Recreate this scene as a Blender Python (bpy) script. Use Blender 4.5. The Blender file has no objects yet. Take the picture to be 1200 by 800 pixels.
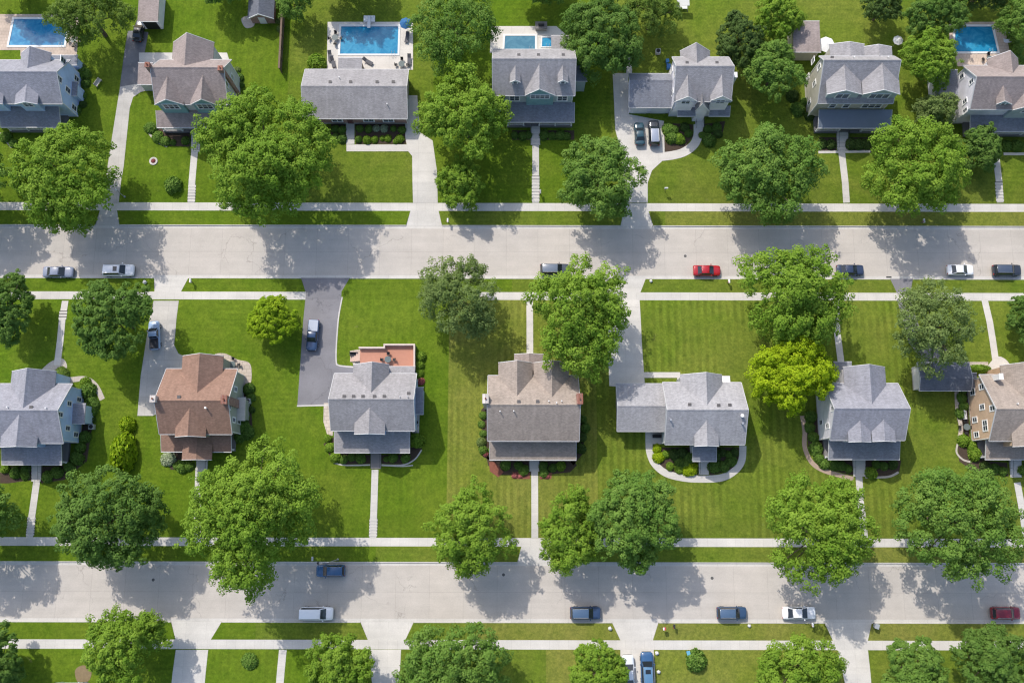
import bpy, bmesh, math, random
import numpy as np
from mathutils import Vector, Matrix

S = bpy.context.scene
COL = S.collection
R = math.radians

# ------------------------------------------------------------------ camera
F = 1050.0
D = 150.0
TH = R(10.3)
cam = bpy.data.objects.new('camera', bpy.data.cameras.new('camera'))
COL.objects.link(cam)
cam.data.sensor_fit = 'HORIZONTAL'
cam.data.sensor_width = 36
cam.data.lens = F / 1200 * 36
cam.data.clip_end = 9000
cam.data.clip_start = 1
CP = Vector((0, -D * math.sin(TH), D * math.cos(TH)))
CR = Matrix.Rotation(TH * -1, 4, 'X') @ Matrix.Rotation(R(0.1), 4, 'Z')
# looking down -Z, tilted so that the foot of the plumb line is below the picture centre
cam.matrix_world = Matrix.Translation(CP) @ Matrix.Rotation(TH, 4, 'X') @ Matrix.Rotation(R(0.1), 4, 'Z')
S.camera = cam
MW = cam.matrix_world.to_3x3()


def P(px, py, z=0.0):
    d = MW @ Vector(((px - 600) / F, -(py - 400) / F, -1))
    t = (z - CP.z) / d.z
    return CP + d * t


def SC(w):
    """pixels per metre at a world point"""
    d = (Vector(w) - CP).dot(MW @ Vector((0, 0, -1)))
    return F / d


# ------------------------------------------------------------------ terrain (depends on y only, piecewise straight)
yA, yB, yC, yD_, yE, yF, yG, yH, yI, yJ, yK, yL = [P(600, v, 0).y for v in
    (238, 247.3, 264.9, 325.7, 342.3, 351.4, 630, 640, 659.3, 728.3, 749.5, 760.5)]
LOT = 0.45
KN = [(-400, 0.3), (yL - 3.5, 0.3), (yL, 0), (yG, 0), (yG + 3.6, LOT), (yF - 3.6, LOT), (yF, 0), (yA, 0), (yA + 3.6, LOT), (600, LOT)]
BREAKS = [k[0] for k in KN[1:-1]]


def Z(y):
    for (a, za), (b, zb) in zip(KN, KN[1:]):
        if y <= b:
            return za + (zb - za) * (y - a) / (b - a)
    return KN[-1][1]


def G(px, py, h=0.0):
    z = 0.0
    for _ in range(4):
        w = P(px, py, z + h)
        z = Z(w.y)
    return Vector((w.x, w.y, z))


# ------------------------------------------------------------------ object helpers
def tag(o, label=None, cat=None, group=None, kind=None):
    if label: o['label'] = label
    if cat: o['category'] = cat
    if group: o['group'] = group
    if kind: o['kind'] = kind
    return o


def empty(name, loc, label, cat, group=None, rz=0.0):
    o = bpy.data.objects.new(name, None)
    o.empty_display_size = 0.3
    COL.objects.link(o)
    o.location = loc
    o.rotation_euler = (0, 0, rz)
    return tag(o, label, cat, group)


class MB:
    def __init__(self):
        self.v, self.f = [], []

    def add(self, vs, fs):
        n = len(self.v)
        self.v += [tuple(q) for q in vs]
        self.f += [tuple(i + n for i in q) for q in fs]
        return self

    def box(self, x0, x1, y0, y1, z0, z1):
        vs = [(x, y, z) for z in (z0, z1) for x, y in ((x0, y0), (x1, y0), (x1, y1), (x0, y1))]
        return self.add(vs, [(3, 2, 1, 0), (4, 5, 6, 7), (0, 1, 5, 4), (1, 2, 6, 5), (2, 3, 7, 6), (3, 0, 4, 7)])

    def prism(self, poly, a0, a1, axis):
        """polygon in the other two axes (in xyz order), extruded along axis"""
        n = len(poly)
        def mk(p, a):
            return (a, p[0], p[1]) if axis == 'x' else (p[0], a, p[1]) if axis == 'y' else (p[0], p[1], a)
        vs = [mk(p, a0) for p in poly] + [mk(p, a1) for p in poly]
        fs = [tuple(range(n)), tuple(range(2 * n - 1, n - 1, -1))]
        fs += [(i, (i + 1) % n, n + (i + 1) % n, n + i) for i in range(n)]
        return self.add(vs, fs)

    def tube(self, p0, p1, r0, r1, n=8):
        p0, p1 = Vector(p0), Vector(p1)
        d = (p1 - p0).normalized()
        u = d.orthogonal().normalized()
        w = d.cross(u)
        vs = [p + (u * math.cos(2 * math.pi * i / n) + w * math.sin(2 * math.pi * i / n)) * r for p, r in ((p0, r0), (p1, r1)) for i in range(n)]
        fs = [tuple(range(n - 1, -1, -1)), tuple(range(n, 2 * n))] + [(i, (i + 1) % n, n + (i + 1) % n, n + i) for i in range(n)]
        return self.add(vs, fs)

    def lathe(self, prof, c=(0, 0, 0), n=16):
        vs = [(c[0] + r * math.cos(2 * math.pi * i / n), c[1] + r * math.sin(2 * math.pi * i / n), c[2] + z) for r, z in prof for i in range(n)]
        m = len(prof)
        fs = [(k * n + i, k * n + (i + 1) % n, (k + 1) * n + (i + 1) % n, (k + 1) * n + i) for k in range(m - 1) for i in range(n)]
        fs += [tuple(range(n - 1, -1, -1)), tuple(range((m - 1) * n, m * n))]
        return self.add(vs, fs)

    def build(self, name, mat, parent=None, origin=(0, 0, 0), bevel=0.0, smooth=False, mesh_only=False):
        me = bpy.data.meshes.new(name)
        o = Vector(origin)
        me.from_pydata([Vector(q) - o for q in self.v], [], self.f)
        bm = bmesh.new()
        bm.from_mesh(me)
        bmesh.ops.recalc_face_normals(bm, faces=bm.faces)
        if bevel:
            bmesh.ops.bevel(bm, geom=list(bm.edges), offset=bevel, segments=2, affect='EDGES', clamp_overlap=True)
        bm.to_mesh(me)
        bm.free()
        if smooth:
            me.polygons.foreach_set('use_smooth', [True] * len(me.polygons))
        if mat: me.materials.append(mat)
        if mesh_only: return me
        return link(name, me, parent)


def link(name, me, parent=None, mat=None, loc=None):
    o = bpy.data.objects.new(name, me)
    COL.objects.link(o)
    if parent: o.parent = parent
    if loc is not None: o.location = loc
    if mat:
        o.material_slots[0].link = 'OBJECT'
        o.material_slots[0].material = mat
    return o


# ------------------------------------------------------------------ materials
MATS = {}


class N:
    def __init__(self, name):
        self.m = bpy.data.materials.new(name)
        self.m.use_nodes = True
        self.t = self.m.node_tree
        self.b = self.t.nodes['Principled BSDF']
        self.out = self.t.nodes['Material Output']

    def n(self, typ, **kw):
        q = self.t.nodes.new(typ)
        for k, v in kw.items():
            if k.startswith('i_'):
                q.inputs[k[2:].replace('_', ' ')].default_value = v
            else:
                setattr(q, k, v)
        return q

    def l(self, a, b):
        self.t.links.new(a, b)

    def pos(self, scale=(1, 1, 1), rot=(0, 0, 0), obj=False, loc=(0, 0, 0)):
        src = self.n('ShaderNodeTexCoord').outputs['Object'] if obj else self.n('ShaderNodeNewGeometry').outputs['Position']
        mp = self.n('ShaderNodeMapping')
        mp.inputs['Scale'].default_value = scale
        mp.inputs['Rotation'].default_value = rot
        mp.inputs['Location'].default_value = loc
        self.l(src, mp.inputs['Vector'])
        return mp.outputs['Vector']

    def noise(self, scale, detail=4, rough=0.6, vec=None, dist=0.0):
        q = self.n('ShaderNodeTexNoise')
        q.inputs['Scale'].default_value = scale
        q.inputs['Detail'].default_value = detail
        q.inputs['Roughness'].default_value = rough
        q.inputs['Distortion'].default_value = dist
        self.l(vec if vec is not None else self.pos(), q.inputs['Vector'])
        return q.outputs['Fac']

    def ramp(self, fac, stops, interp='LINEAR'):
        q = self.n('ShaderNodeValToRGB')
        q.color_ramp.interpolation = interp
        e = q.color_ramp.elements
        while len(e) < len(stops): e.new(0.5)
        for el, (p, c) in zip(e, stops):
            el.position = p
            el.color = (c, c, c, 1) if isinstance(c, (int, float)) else (*c, 1)
        self.l(fac, q.inputs['Fac'])
        return q.outputs['Color']

    def mix(self, a, b, fac, mode='MIX'):
        q = self.n('ShaderNodeMix', data_type='RGBA', blend_type=mode)
        for sock, val in ((q.inputs[0], fac), (q.inputs[6], a), (q.inputs[7], b)):
            if hasattr(val, 'is_output'): self.l(val, sock)
            elif isinstance(val, (int, float)): sock.default_value = val
            else: sock.default_value = (*val, 1)
        return q.outputs[2]

    def bump(self, h, strength=0.3, dist=0.1):
        q = self.n('ShaderNodeBump')
        q.inputs['Strength'].default_value = strength
        q.inputs['Distance'].default_value = dist
        self.l(h, q.inputs['Height'])
        self.l(q.outputs['Normal'], self.b.inputs['Normal'])

    def col(self, c):
        if hasattr(c, 'is_output'): self.l(c, self.b.inputs['Base Color'])
        else: self.b.inputs['Base Color'].default_value = (*c, 1)

    def set(self, rough=0.8, metal=0.0, spec=0.3):
        self.b.inputs['Roughness'].default_value = rough
        self.b.inputs['Metallic'].default_value = metal
        self.b.inputs['Specular IOR Level'].default_value = spec
        return self.m


def sc(c, k):
    return tuple(max(0, min(1, x * k)) for x in c)


def plain(name, c, rough=0.7, metal=0.0, var=0.12, scale=2.0, spec=0.3):
    if name in MATS: return MATS[name]
    n = N(name)
    n.col(n.mix(sc(c, 1 - var), sc(c, 1 + var), n.noise(scale, 5)))
    MATS[name] = n.set(rough, metal, spec)
    return MATS[name]


def shingle(name, c, var=0.13, lichen=0.0):
    if name in MATS: return MATS[name]
    n = N(name)
    p = n.pos((3.0, 7.5, 7.5))
    br = n.n('ShaderNodeTexBrick')
    br.inputs['Color1'].default_value = (*sc(c, 1 - var), 1)
    br.inputs['Color2'].default_value = (*sc(c, 1 + var), 1)
    br.inputs['Mortar'].default_value = (*sc(c, 0.7), 1)
    br.inputs['Scale'].default_value = 1.0
    br.inputs['Mortar Size'].default_value = 0.03
    br.inputs['Brick Width'].default_value = 1.0
    br.inputs['Row Height'].default_value = 1.0
    n.l(p, br.inputs['Vector'])
    a = n.noise(0.5, 5, 0.65)
    bq = n.noise(7.0, 3, 0.7)
    st = n.noise(1.2, 4, 0.6, n.pos((1.6, 0.12, 0.12)))
    k = n.mix(br.outputs['Color'], (0.5, 0.5, 0.5), 0.0)
    k = n.mix(k, n.ramp(a, [(0.3, 0.90), (0.7, 1.09)]), 1.0, 'MULTIPLY')
    k = n.mix(k, n.ramp(bq, [(0.25, 0.88), (0.75, 1.12)]), 1.0, 'MULTIPLY')
    k = n.mix(k, n.ramp(st, [(0.3, 0.90), (0.7, 1.06)]), 1.0, 'MULTIPLY')
    n.col(k)
    n.bump(bq, 0.35, 0.03)
    MATS[name] = n.set(0.9, 0, 0.2)
    return MATS[name]


def siding(name, c):
    if name in MATS: return MATS[name]
    n = N(name)
    w = n.n('ShaderNodeTexWave', wave_type='BANDS', bands_direction='Z', wave_profile='SAW')
    w.inputs['Scale'].default_value = 1.6
    n.l(n.pos(), w.inputs['Vector'])
    k = n.mix(sc(c, 0.86), c, n.ramp(w.outputs['Fac'], [(0.0, 0.0), (0.25, 1.0)]))
    k = n.mix(k, n.ramp(n.noise(0.8, 5), [(0.3, 0.86), (0.7, 1.06)]), 1.0, 'MULTIPLY')
    n.col(k)
    n.bump(w.outputs['Fac'], 0.5, 0.03)
    MATS[name] = n.set(0.6, 0, 0.3)
    return MATS[name]


def brick(name, c, mortar=(0.4, 0.37, 0.33)):
    if name in MATS: return MATS[name]
    n = N(name)
    br = n.n('ShaderNodeTexBrick')
    br.inputs['Color1'].default_value = (*sc(c, 0.75), 1)
    br.inputs['Color2'].default_value = (*sc(c, 1.25), 1)
    br.inputs['Mortar'].default_value = (*mortar, 1)
    br.inputs['Scale'].default_value = 1
    br.inputs['Mortar Size'].default_value = 0.012
    br.inputs['Brick Width'].default_value = 0.22
    br.inputs['Row Height'].default_value = 0.075
    n.l(n.pos((1, 1, 1), (R(90), 0, 0)), br.inputs['Vector'])
    n.col(n.mix(br.outputs['Color'], n.ramp(n.noise(1.5, 5), [(0.3, 0.8), (0.7, 1.1)]), 1.0, 'MULTIPLY'))
    MATS[name] = n.set(0.9, 0, 0.2)
    return MATS[name]


def concrete(name, c, jw=None, jh=None, off=(0, 0), joint=0.72, cracks=False, stain=0.14, jsize=0.03, bo=0.0, dappled=False):
    if name in MATS: return MATS[name]
    n = N(name)
    k = n.mix(sc(c, 1 - stain), sc(c, 1 + stain * 0.7), n.ramp(n.noise(0.35, 7, 0.62), [(0.3, 0.0), (0.72, 1.0)]))
    k = n.mix(k, n.ramp(n.noise(6, 3, 0.7), [(0.25, 0.90), (0.75, 1.08)]), 1.0, 'MULTIPLY')
    k = n.mix(k, n.ramp(n.noise(0.5, 4, 0.6, n.pos((0.08, 1.6, 1))), [(0.3, 0.94), (0.7, 1.04)]), 1.0, 'MULTIPLY')
    k = n.mix(k, n.ramp(n.noise(1.3, 6, 0.75, dist=0.6), [(0.22, 0.80), (0.36, 1.0)]), 1.0, 'MULTIPLY')
    if jw:
        br = n.n('ShaderNodeTexBrick')
        br.offset = bo
        br.inputs['Color1'].default_value = (1, 1, 1, 1)
        br.inputs['Color2'].default_value = (0.955, 0.96, 0.965, 1)
        br.inputs['Mortar'].default_value = (joint, joint, joint, 1)
        br.inputs['Scale'].default_value = 1
        br.inputs['Mortar Size'].default_value = jsize
        br.inputs['Mortar Smooth'].default_value = 0.3
        br.inputs['Brick Width'].default_value = jw
        br.inputs['Row Height'].default_value = jh
        n.l(n.pos(loc=(off[0], off[1], 0)), br.inputs['Vector'])
        k = n.mix(k, br.outputs['Color'], 1.0, 'MULTIPLY')
    if cracks:
        v = n.n('ShaderNodeTexVoronoi', feature='DISTANCE_TO_EDGE')
        v.inputs['Scale'].default_value = 0.085
        wv = n.n('ShaderNodeVectorMath', operation='ADD')
        nz = n.n('ShaderNodeTexNoise')
        nz.inputs['Scale'].default_value = 0.35
        nz.inputs['Detail'].default_value = 5
        n.l(n.pos(), nz.inputs['Vector'])
        ms = n.n('ShaderNodeVectorMath', operation='SCALE')
        ms.inputs['Scale'].default_value = 5
        n.l(nz.outputs['Color'], ms.inputs[0])
        n.l(n.pos(), wv.inputs[0])
        n.l(ms.outputs[0], wv.inputs[1])
        n.l(wv.outputs[0], v.inputs['Vector'])
        line = n.ramp(v.outputs['Distance'], [(0.0, 0.70), (0.006, 1.0)])
        part = n.ramp(n.noise(0.11, 2), [(0.50, 0.0), (0.56, 1.0)])
        k = n.mix(k, n.mix((1, 1, 1), line, part), 1.0, 'MULTIPLY')
    n.col(k)
    n.bump(n.noise(9, 3), 0.15, 0.03)
    MATS[name] = n.set(0.9, 0, 0.2)
    return MATS[name]


def lawn(name, c, dry, stripe=None, amt=0.08, drycut=0.5):
    """grass: fine blade speckle, clump mottling, dry patches, faint mower stripes"""
    if name in MATS: return MATS[name]
    n = N(name)
    big = n.noise(0.09, 5, 0.6, dist=0.5)
    mid = n.noise(0.7, 6, 0.68)
    fine = n.noise(2.6, 6, 0.82)
    k = n.mix(c, dry, n.ramp(big, [(drycut - 0.16, 0.0), (drycut + 0.22, 1.0)]))
    k = n.mix(k, n.ramp(mid, [(0.25, (0.70, 0.76, 0.72)), (0.75, (1.28, 1.20, 1.16))]), 1.0, 'MULTIPLY')
    k = n.mix(k, n.ramp(fine, [(0.30, (0.60, 0.64, 0.62)), (0.70, (1.38, 1.32, 1.30))]), 1.0, 'MULTIPLY')
    # pale clover and thin bare spots
    sp = n.ramp(n.noise(2.2, 4, 0.75, dist=0.8), [(0.66, 0.0), (0.76, 0.55)])
    k = n.mix(k, (0.24, 0.25, 0.10), sp)
    bare = n.ramp(n.noise(0.23, 5, 0.7, dist=1.0), [(0.68, 0.0), (0.78, 0.6)])
    k = n.mix(k, (0.22, 0.19, 0.09), bare)
    if stripe:
        ang, width = stripe
        w = n.n('ShaderNodeTexWave', wave_type='BANDS', bands_direction='X')
        w.inputs['Scale'].default_value = 0.314 / width
        w.inputs['Distortion'].default_value = 0.8
        w.inputs['Detail'].default_value = 3
        w.inputs['Detail Scale'].default_value = 1.5
        n.l(n.pos(rot=(0, 0, R(ang))), w.inputs['Vector'])
        k = n.mix(k, n.mix((1, 1, 1), n.ramp(w.outputs['Fac'], [(0.2, 1 - amt), (0.8, 1 + amt)]), n.ramp(n.noise(0.13, 3), [(0.40, 0.0), (0.58, 1.0)])), 1.0, 'MULTIPLY')
    n.col(k)
    n.bump(fine, 0.9, 0.12)
    MATS[name] = n.set(0.95, 0, 0.08)
    return MATS[name]


def leafmat(name, c0, c1, trans=0.30):
    """foliage: hue varies leaf by leaf and clump by clump"""
    if name in MATS: return MATS[name]
    n = N(name)
    a = n.n('ShaderNodeAttribute', attribute_name='tone')
    k = n.ramp(a.outputs['Fac'], [(0.05, c0), (0.95, c1)])
    n.col(k)
    n.set(0.7, 0, 0.12)
    tr = n.n('ShaderNodeBsdfTranslucent')
    kk = n.mix(k, (1.25, 1.3, 0.6), 1.0, 'MULTIPLY')
    n.l(kk, tr.inputs['Color'])
    ms = n.n('ShaderNodeMixShader')
    ms.inputs[0].default_value = trans
    n.l(n.b.outputs[0], ms.inputs[1])
    n.l(tr.outputs[0], ms.inputs[2])
    n.l(ms.outputs[0], n.out.inputs['Surface'])
    MATS[name] = n.m
    return n.m


def glassmat():
    n = N('window_glass')
    n.col((0.035, 0.05, 0.065))
    return n.set(0.06, 0, 0.6)


def paint(name, c, rough=0.25, metal=0.0):
    if name in MATS: return MATS[name]
    n = N(name)
    n.col(n.mix(c, sc(c, 0.93), n.noise(3, 4)))
    n.b.inputs['Coat Weight'].default_value = 0.6
    n.b.inputs['Coat Roughness'].default_value = 0.08
    MATS[name] = n.set(rough, metal, 0.5)
    return MATS[name]


def watermat(name, c0, c1):
    n = N(name)
    n.col(n.mix(c0, c1, n.ramp(n.noise(0.55, 5, 0.6, dist=1.2), [(0.38, 0.0), (0.68, 1.0)])))
    n.bump(n.noise(3.5, 4, 0.6), 0.25, 0.06)
    return n.set(0.06, 0, 0.25)


ROADC = (0.475, 0.436, 0.388)
CONC = (0.56, 0.535, 0.49)
TOPR = (yC + yD_) / 2
LOWR = (yI + yJ) / 2
M_road_top = concrete('road_concrete', ROADC, 5.4, (yC - yD_) / 2 - 0.05, (1.0, -TOPR), 0.80, True, 0.08, 0.035)
M_road_low = concrete('lower_road_concrete', ROADC, 5.4, (yI - yJ) / 2 - 0.05, (2.3, -LOWR), 0.80, True, 0.08, 0.035)
M_gutter = concrete('gutter_concrete', sc(CONC, 0.97), 3.0, 8.0, (0, 3), 0.8, False, 0.12)
M_walk = concrete('sidewalk_concrete', CONC, 1.5, 40.0, (0, 11), 0.84, False, 0.10, 0.03)
M_path = concrete('path_concrete', sc(CONC, 0.98), 40, 1.4, (17, 0), 0.84, False, 0.10, 0.03)
M_drive = concrete('driveway_concrete', sc(CONC, 1.0), 3.2, 3.4, (0.3, 0.9), 0.84, False, 0.10, 0.03)
M_drive_old = concrete('old_driveway_concrete', sc(CONC, 0.84), 2.6, 3.1, (0.6, 0.2), 0.8, True, 0.16, 0.03)
M_asphalt = concrete('driveway_asphalt', (0.205, 0.200, 0.212), None, None, cracks=True, stain=0.12)
M_asphalt_old = concrete('weathered_asphalt', (0.18, 0.18, 0.19), None, None, cracks=True, stain=0.35)
M_edge = concrete('edging_concrete', sc(CONC, 0.9), None, None)
M_patio = concrete('patio_stone', (0.50, 0.43, 0.36), 0.8, 0.6, (0, 0), 0.62, False, 0.2, 0.04, 0.5)
M_pooldeck = concrete('pool_deck_concrete', (0.60, 0.565, 0.51), 2.4, 2.4, (0.2, 0.4), 0.86, False, 0.08)
M_pooldeck_tan = concrete('pool_deck_pavers', (0.52, 0.42, 0.34), 0.6, 0.6, (0, 0), 0.75, False, 0.2, 0.03, 0.5)
M_mulch = plain('mulch', (0.060, 0.042, 0.030), 0.95, 0, 0.45, 5)
M_redmulch = plain('red_mulch', (0.20, 0.075, 0.05), 0.95, 0, 0.45, 5)
M_gravel = plain('river_stone', (0.42, 0.38, 0.33), 0.9, 0, 0.4, 5)
M_glass = glassmat(); MATS['window_glass'] = M_glass
M_white = plain('white_trim', (0.72, 0.72, 0.71), 0.5, 0, 0.04)
M_dark = plain('dark_metal', (0.03, 0.03, 0.032), 0.5, 0.3, 0.2)
M_steel = plain('galvanised_steel', (0.45, 0.46, 0.47), 0.4, 0.7, 0.1)
M_wood = plain('weathered_wood', (0.19, 0.135, 0.095), 0.85, 0, 0.3, 3)
M_bark = plain('bark', (0.10, 0.075, 0.055), 0.95, 0, 0.35, 4)
M_terra = plain('terracotta_decking', (0.42, 0.20, 0.135), 0.8, 0, 0.1, 2)
M_fence = plain('fence_boards', (0.16, 0.115, 0.085), 0.9, 0, 0.3, 3)
# ------------------------------------------------------------------ ground
def sheet(name, pts, mat, off=0.0, zfun=None, tri=False, kind='structure', depth=0.0):
    """flat polygon (world xy) cut at the terrain's break lines and laid on it"""
    bm = bmesh.new()
    bm.faces.new([bm.verts.new((p[0], p[1], 0)) for p in pts])
    bm.normal_update()
    bmesh.ops.triangulate(bm, faces=bm.faces) if len(pts) > 4 else None
    for b in BREAKS:
        ys = [v.co.y for v in bm.verts]
        if min(ys) < b - 1e-4 and max(ys) > b + 1e-4:
            bmesh.ops.bisect_plane(bm, geom=bm.verts[:] + bm.edges[:] + bm.faces[:], plane_co=(0, b, 0), plane_no=(0, 1, 0), dist=1e-5)
    for v in bm.verts:
        v.co.z = (zfun or Z)(v.co.y) + off
    bmesh.ops.recalc_face_normals(bm, faces=bm.faces)
    for f in bm.faces:
        if f.normal.z < 0: f.normal_flip()
    me = bpy.data.meshes.new(name)
    bm.to_mesh(me)
    bm.free()
    me.materials.append(mat)
    o = link(name, me)
    return tag(o, kind=kind) if kind else o


def gpts(pts):
    return [G(*p) for p in pts]


def flat(name, px, mat, off=0.02):
    return sheet(name, gpts(px), mat, off)


def spline(pts, n=8, closed=False):
    pts = [Vector((p[0], p[1])) for p in pts]
    m = len(pts)
    out = []
    rng = range(m) if closed else range(m - 1)
    for i in rng:
        g = (lambda k: pts[k % m]) if closed else (lambda k: pts[max(0, min(m - 1, k))])
        a, b, c, d = g(i - 1), g(i), g(i + 1), g(i + 2)
        for s in range(n):
            t = s / n
            out.append(0.5 * ((2 * b) + (c - a) * t + (2 * a - 5 * b + 4 * c - d) * t * t + (3 * b - a - 3 * c + d) * t ** 3))
    if not closed: out.append(pts[-1])
    return out


def ribbon(name, px, width, mat, off=0.025, smooth=True):
    c = [G(*p) for p in px]
    c = spline(c, 8) if smooth else [Vector((q.x, q.y)) for q in c]
    L, Rr = [], []
    for i, q in enumerate(c):
        d = (c[min(i + 1, len(c) - 1)] - c[max(i - 1, 0)]).normalized()
        nrm = Vector((-d.y, d.x)) * width / 2
        L.append(q + nrm); Rr.append(q - nrm)
    bm = bmesh.new()
    vl = [bm.verts.new((p.x, p.y, 0)) for p in L]
    vr = [bm.verts.new((p.x, p.y, 0)) for p in Rr]
    for i in range(len(c) - 1):
        bm.faces.new((vr[i], vr[i + 1], vl[i + 1], vl[i]))
    for b in BREAKS:
        bmesh.ops.bisect_plane(bm, geom=bm.verts[:] + bm.edges[:] + bm.faces[:], plane_co=(0, b, 0), plane_no=(0, 1, 0), dist=1e-5)
    for v in bm.verts: v.co.z = Z(v.co.y) + off
    for f in bm.faces:
        f.normal_update()
        if f.normal.z < 0: f.normal_flip()
    me = bpy.data.meshes.new(name)
    bm.to_mesh(me); bm.free()
    me.materials.append(mat)
    return tag(link(name, me), kind='structure')


def blob(name, px, mat, off=0.012):
    c = spline([G(*p) for p in px], 6, True)
    return sheet(name, c, mat, off)


XM = 150.0
ROADZ = -0.13
GR_DEEP = ((0.086, 0.155, 0.010), (0.120, 0.172, 0.018))
GR_MID = ((0.103, 0.162, 0.016), (0.146, 0.180, 0.030))
GR_DRY = ((0.130, 0.175, 0.022), (0.182, 0.196, 0.045))
L_deep = lawn('lawn_deep', *GR_DEEP, stripe=(0, 1.2), amt=0.05)
L_deep2 = lawn('lawn_deep_rows', *GR_DEEP, stripe=(90, 0.9), amt=0.06)
L_mid = lawn('lawn_mid', *GR_MID, stripe=(90, 0.9), amt=0.05)
L_midv = lawn('lawn_mid_stripes', *GR_MID, stripe=(0, 1.25), amt=0.14)
L_dry = lawn('lawn_dry', *GR_DRY, stripe=(20, 1.0), amt=0.05, drycut=0.42)
L_dryv = lawn('lawn_dry_stripes', *GR_DRY, stripe=(0, 1.1), amt=0.13, drycut=0.45)

# far ground sheet to the horizon
g = MB().add([(-4000, -4000, -0.35), (4000, -4000, -0.35), (4000, 4000, -0.35), (-4000, 4000, -0.35)], [(0, 1, 2, 3)])
tag(g.build('ground', L_mid), kind='structure')


def rect(name, x0, x1, y0, y1, mat, off=0.0):
    return sheet(name, [(x0, y0), (x1, y0), (x1, y1), (x0, y1)], mat, off)


# lots
def lots(row_px, xs_px, y0, y1, mats):
    xs = [-XM] + [P(x, row_px, 0.3).x for x in xs_px] + [XM]
    for a, b, m in zip(xs, xs[1:], mats):
        rect('lawn', a, b, y0, y1, m)


lots(160, [112, 335, 507, 716, 880, 1100], yA, yA + 120, [L_deep, L_deep, L_mid, L_deep2, L_mid, L_mid, L_mid])
lots(480, [128, 345, 525, 699, 897, 1078], yG, yF, [L_deep2, L_deep2, L_deep, L_dryv, L_midv, L_midv, L_mid])
lots(790, [222, 450, 640, 745, 1000], yL - 70, yL, [L_deep2, L_deep, L_mid, L_dry, L_dry, L_mid])

# roads and gutters
def road(name, y0, y1, m):
    for o in (MB().box(-XM * 4, XM * 4, y1 + 0.45, y0 - 0.45, -0.5, ROADZ).build(name, m),
              MB().box(-XM * 4, XM * 4, y0 - 0.45, y0, -0.5, ROADZ - 0.006).build('gutter', M_gutter),
              MB().box(-XM * 4, XM * 4, y1, y1 + 0.45, -0.5, ROADZ - 0.006).build('gutter', M_gutter)):
        tag(o, kind='structure')


road('road', yC, yD_, M_road_top)
road('road', yI, yJ, M_road_low)


def parkway(rk, yk, rs, ys, aprons, lawns, splits=()):
    """verge between kerb (yk) and sidewalk (ys): kerb pieces, grass pieces and driveway aprons"""
    s = 1 if ys > yk else -1
    KW = 0.16
    ap = []
    for (a, b), (c, d), m in aprons:
        ap.append((P(a, rk, 0).x, P(b, rk, 0).x, P(c, rs, 0).x, P(d, rs, 0).x, m))
    x = -XM
    xs = -XM
    segs = []
    for a, b, c, d, m in ap:
        segs.append((x, a, xs, c)); x, xs = b, d
        bm = MB().add([(a, yk, ROADZ + 0.01), (b, yk, ROADZ + 0.01), (d, ys, 0.0), (c, ys, 0.0)], [(0, 1, 2, 3) if s > 0 else (3, 2, 1, 0)])
        tag(bm.build('driveway_apron', m), kind='structure')
    segs.append((x, XM, xs, XM))
    for a, b, c, d in segs:
        y0, y1 = sorted((yk, yk + s * KW))
        tag(MB().box(a, b, y0, y1, -0.5, 0.012).build('kerb', M_gutter, bevel=0.02), kind='structure')
        yk2 = yk + s * KW
        f = KW / abs(ys - yk)
        a2, b2 = a + (c - a) * f, b + (d - b) * f
        # grass split where the tint changes
        cuts = [q for q in [P(p_, rk, 0).x for p_ in splits] if max(a2, c) + 0.5 < q < min(b2, d) - 0.5]
        tops = [a2] + cuts + [b2]; bots = [c] + cuts + [d]
        for i in range(len(tops) - 1):
            xm = (tops[i] + tops[i + 1]) / 2
            k = sum(1 for p_ in splits if P(p_, rk, 0).x < xm)
            sheet('verge', [(tops[i], yk2), (tops[i + 1], yk2), (bots[i + 1], ys), (bots[i], ys)], lawns[k])


parkway(265, yC, 247, yB, [((111, 140), (117, 137), M_drive_old), ((475.5, 518), (481, 514), M_drive), ((727, 766), (731, 760), M_drive)],
        [L_deep2, L_mid, L_dry], [500, 780])
parkway(325.7, yD_, 342.3, yE, [((180, 221), (181, 212), M_drive), ((352.5, 410), (358, 400), M_asphalt), ((708, 757), (712, 750.5), M_drive), ((1043, 1070), (1051, 1067), M_asphalt)],
        [L_deep2, L_mid], [600])
parkway(659.3, yI, 640, yH, [((606, 647), (611, 640), M_drive)], [L_deep2, L_mid, L_dry], [440, 1000])
parkway(728.3, yJ, 749.5, yK, [((200, 260), (205.5, 247), M_drive), ((422, 485), (431, 475), M_drive), ((717, 772), (727, 765), M_drive), ((966, 1022), (976, 1017), M_drive)],
        [L_deep2, L_mid, L_dry], [300, 560])

# sidewalks
rect('sidewalk', -XM, XM, yB, yA, M_walk)
x358, x400, x562 = P(358, 347, 0).x, P(400, 347, 0).x, P(562, 347, 0).x
rect('sidewalk', -XM, x358, yF, yE, M_walk)
rect('driveway', x358, x400, yF, yE, M_asphalt)
rect('lawn', x400, x562, yF, yE, L_deep)
rect('sidewalk', x562, XM, yF, yE, M_walk)
rect('sidewalk', -XM, XM, yH, yG, M_walk)
rect('sidewalk', -XM, XM, yL, yK, M_walk)

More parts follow.
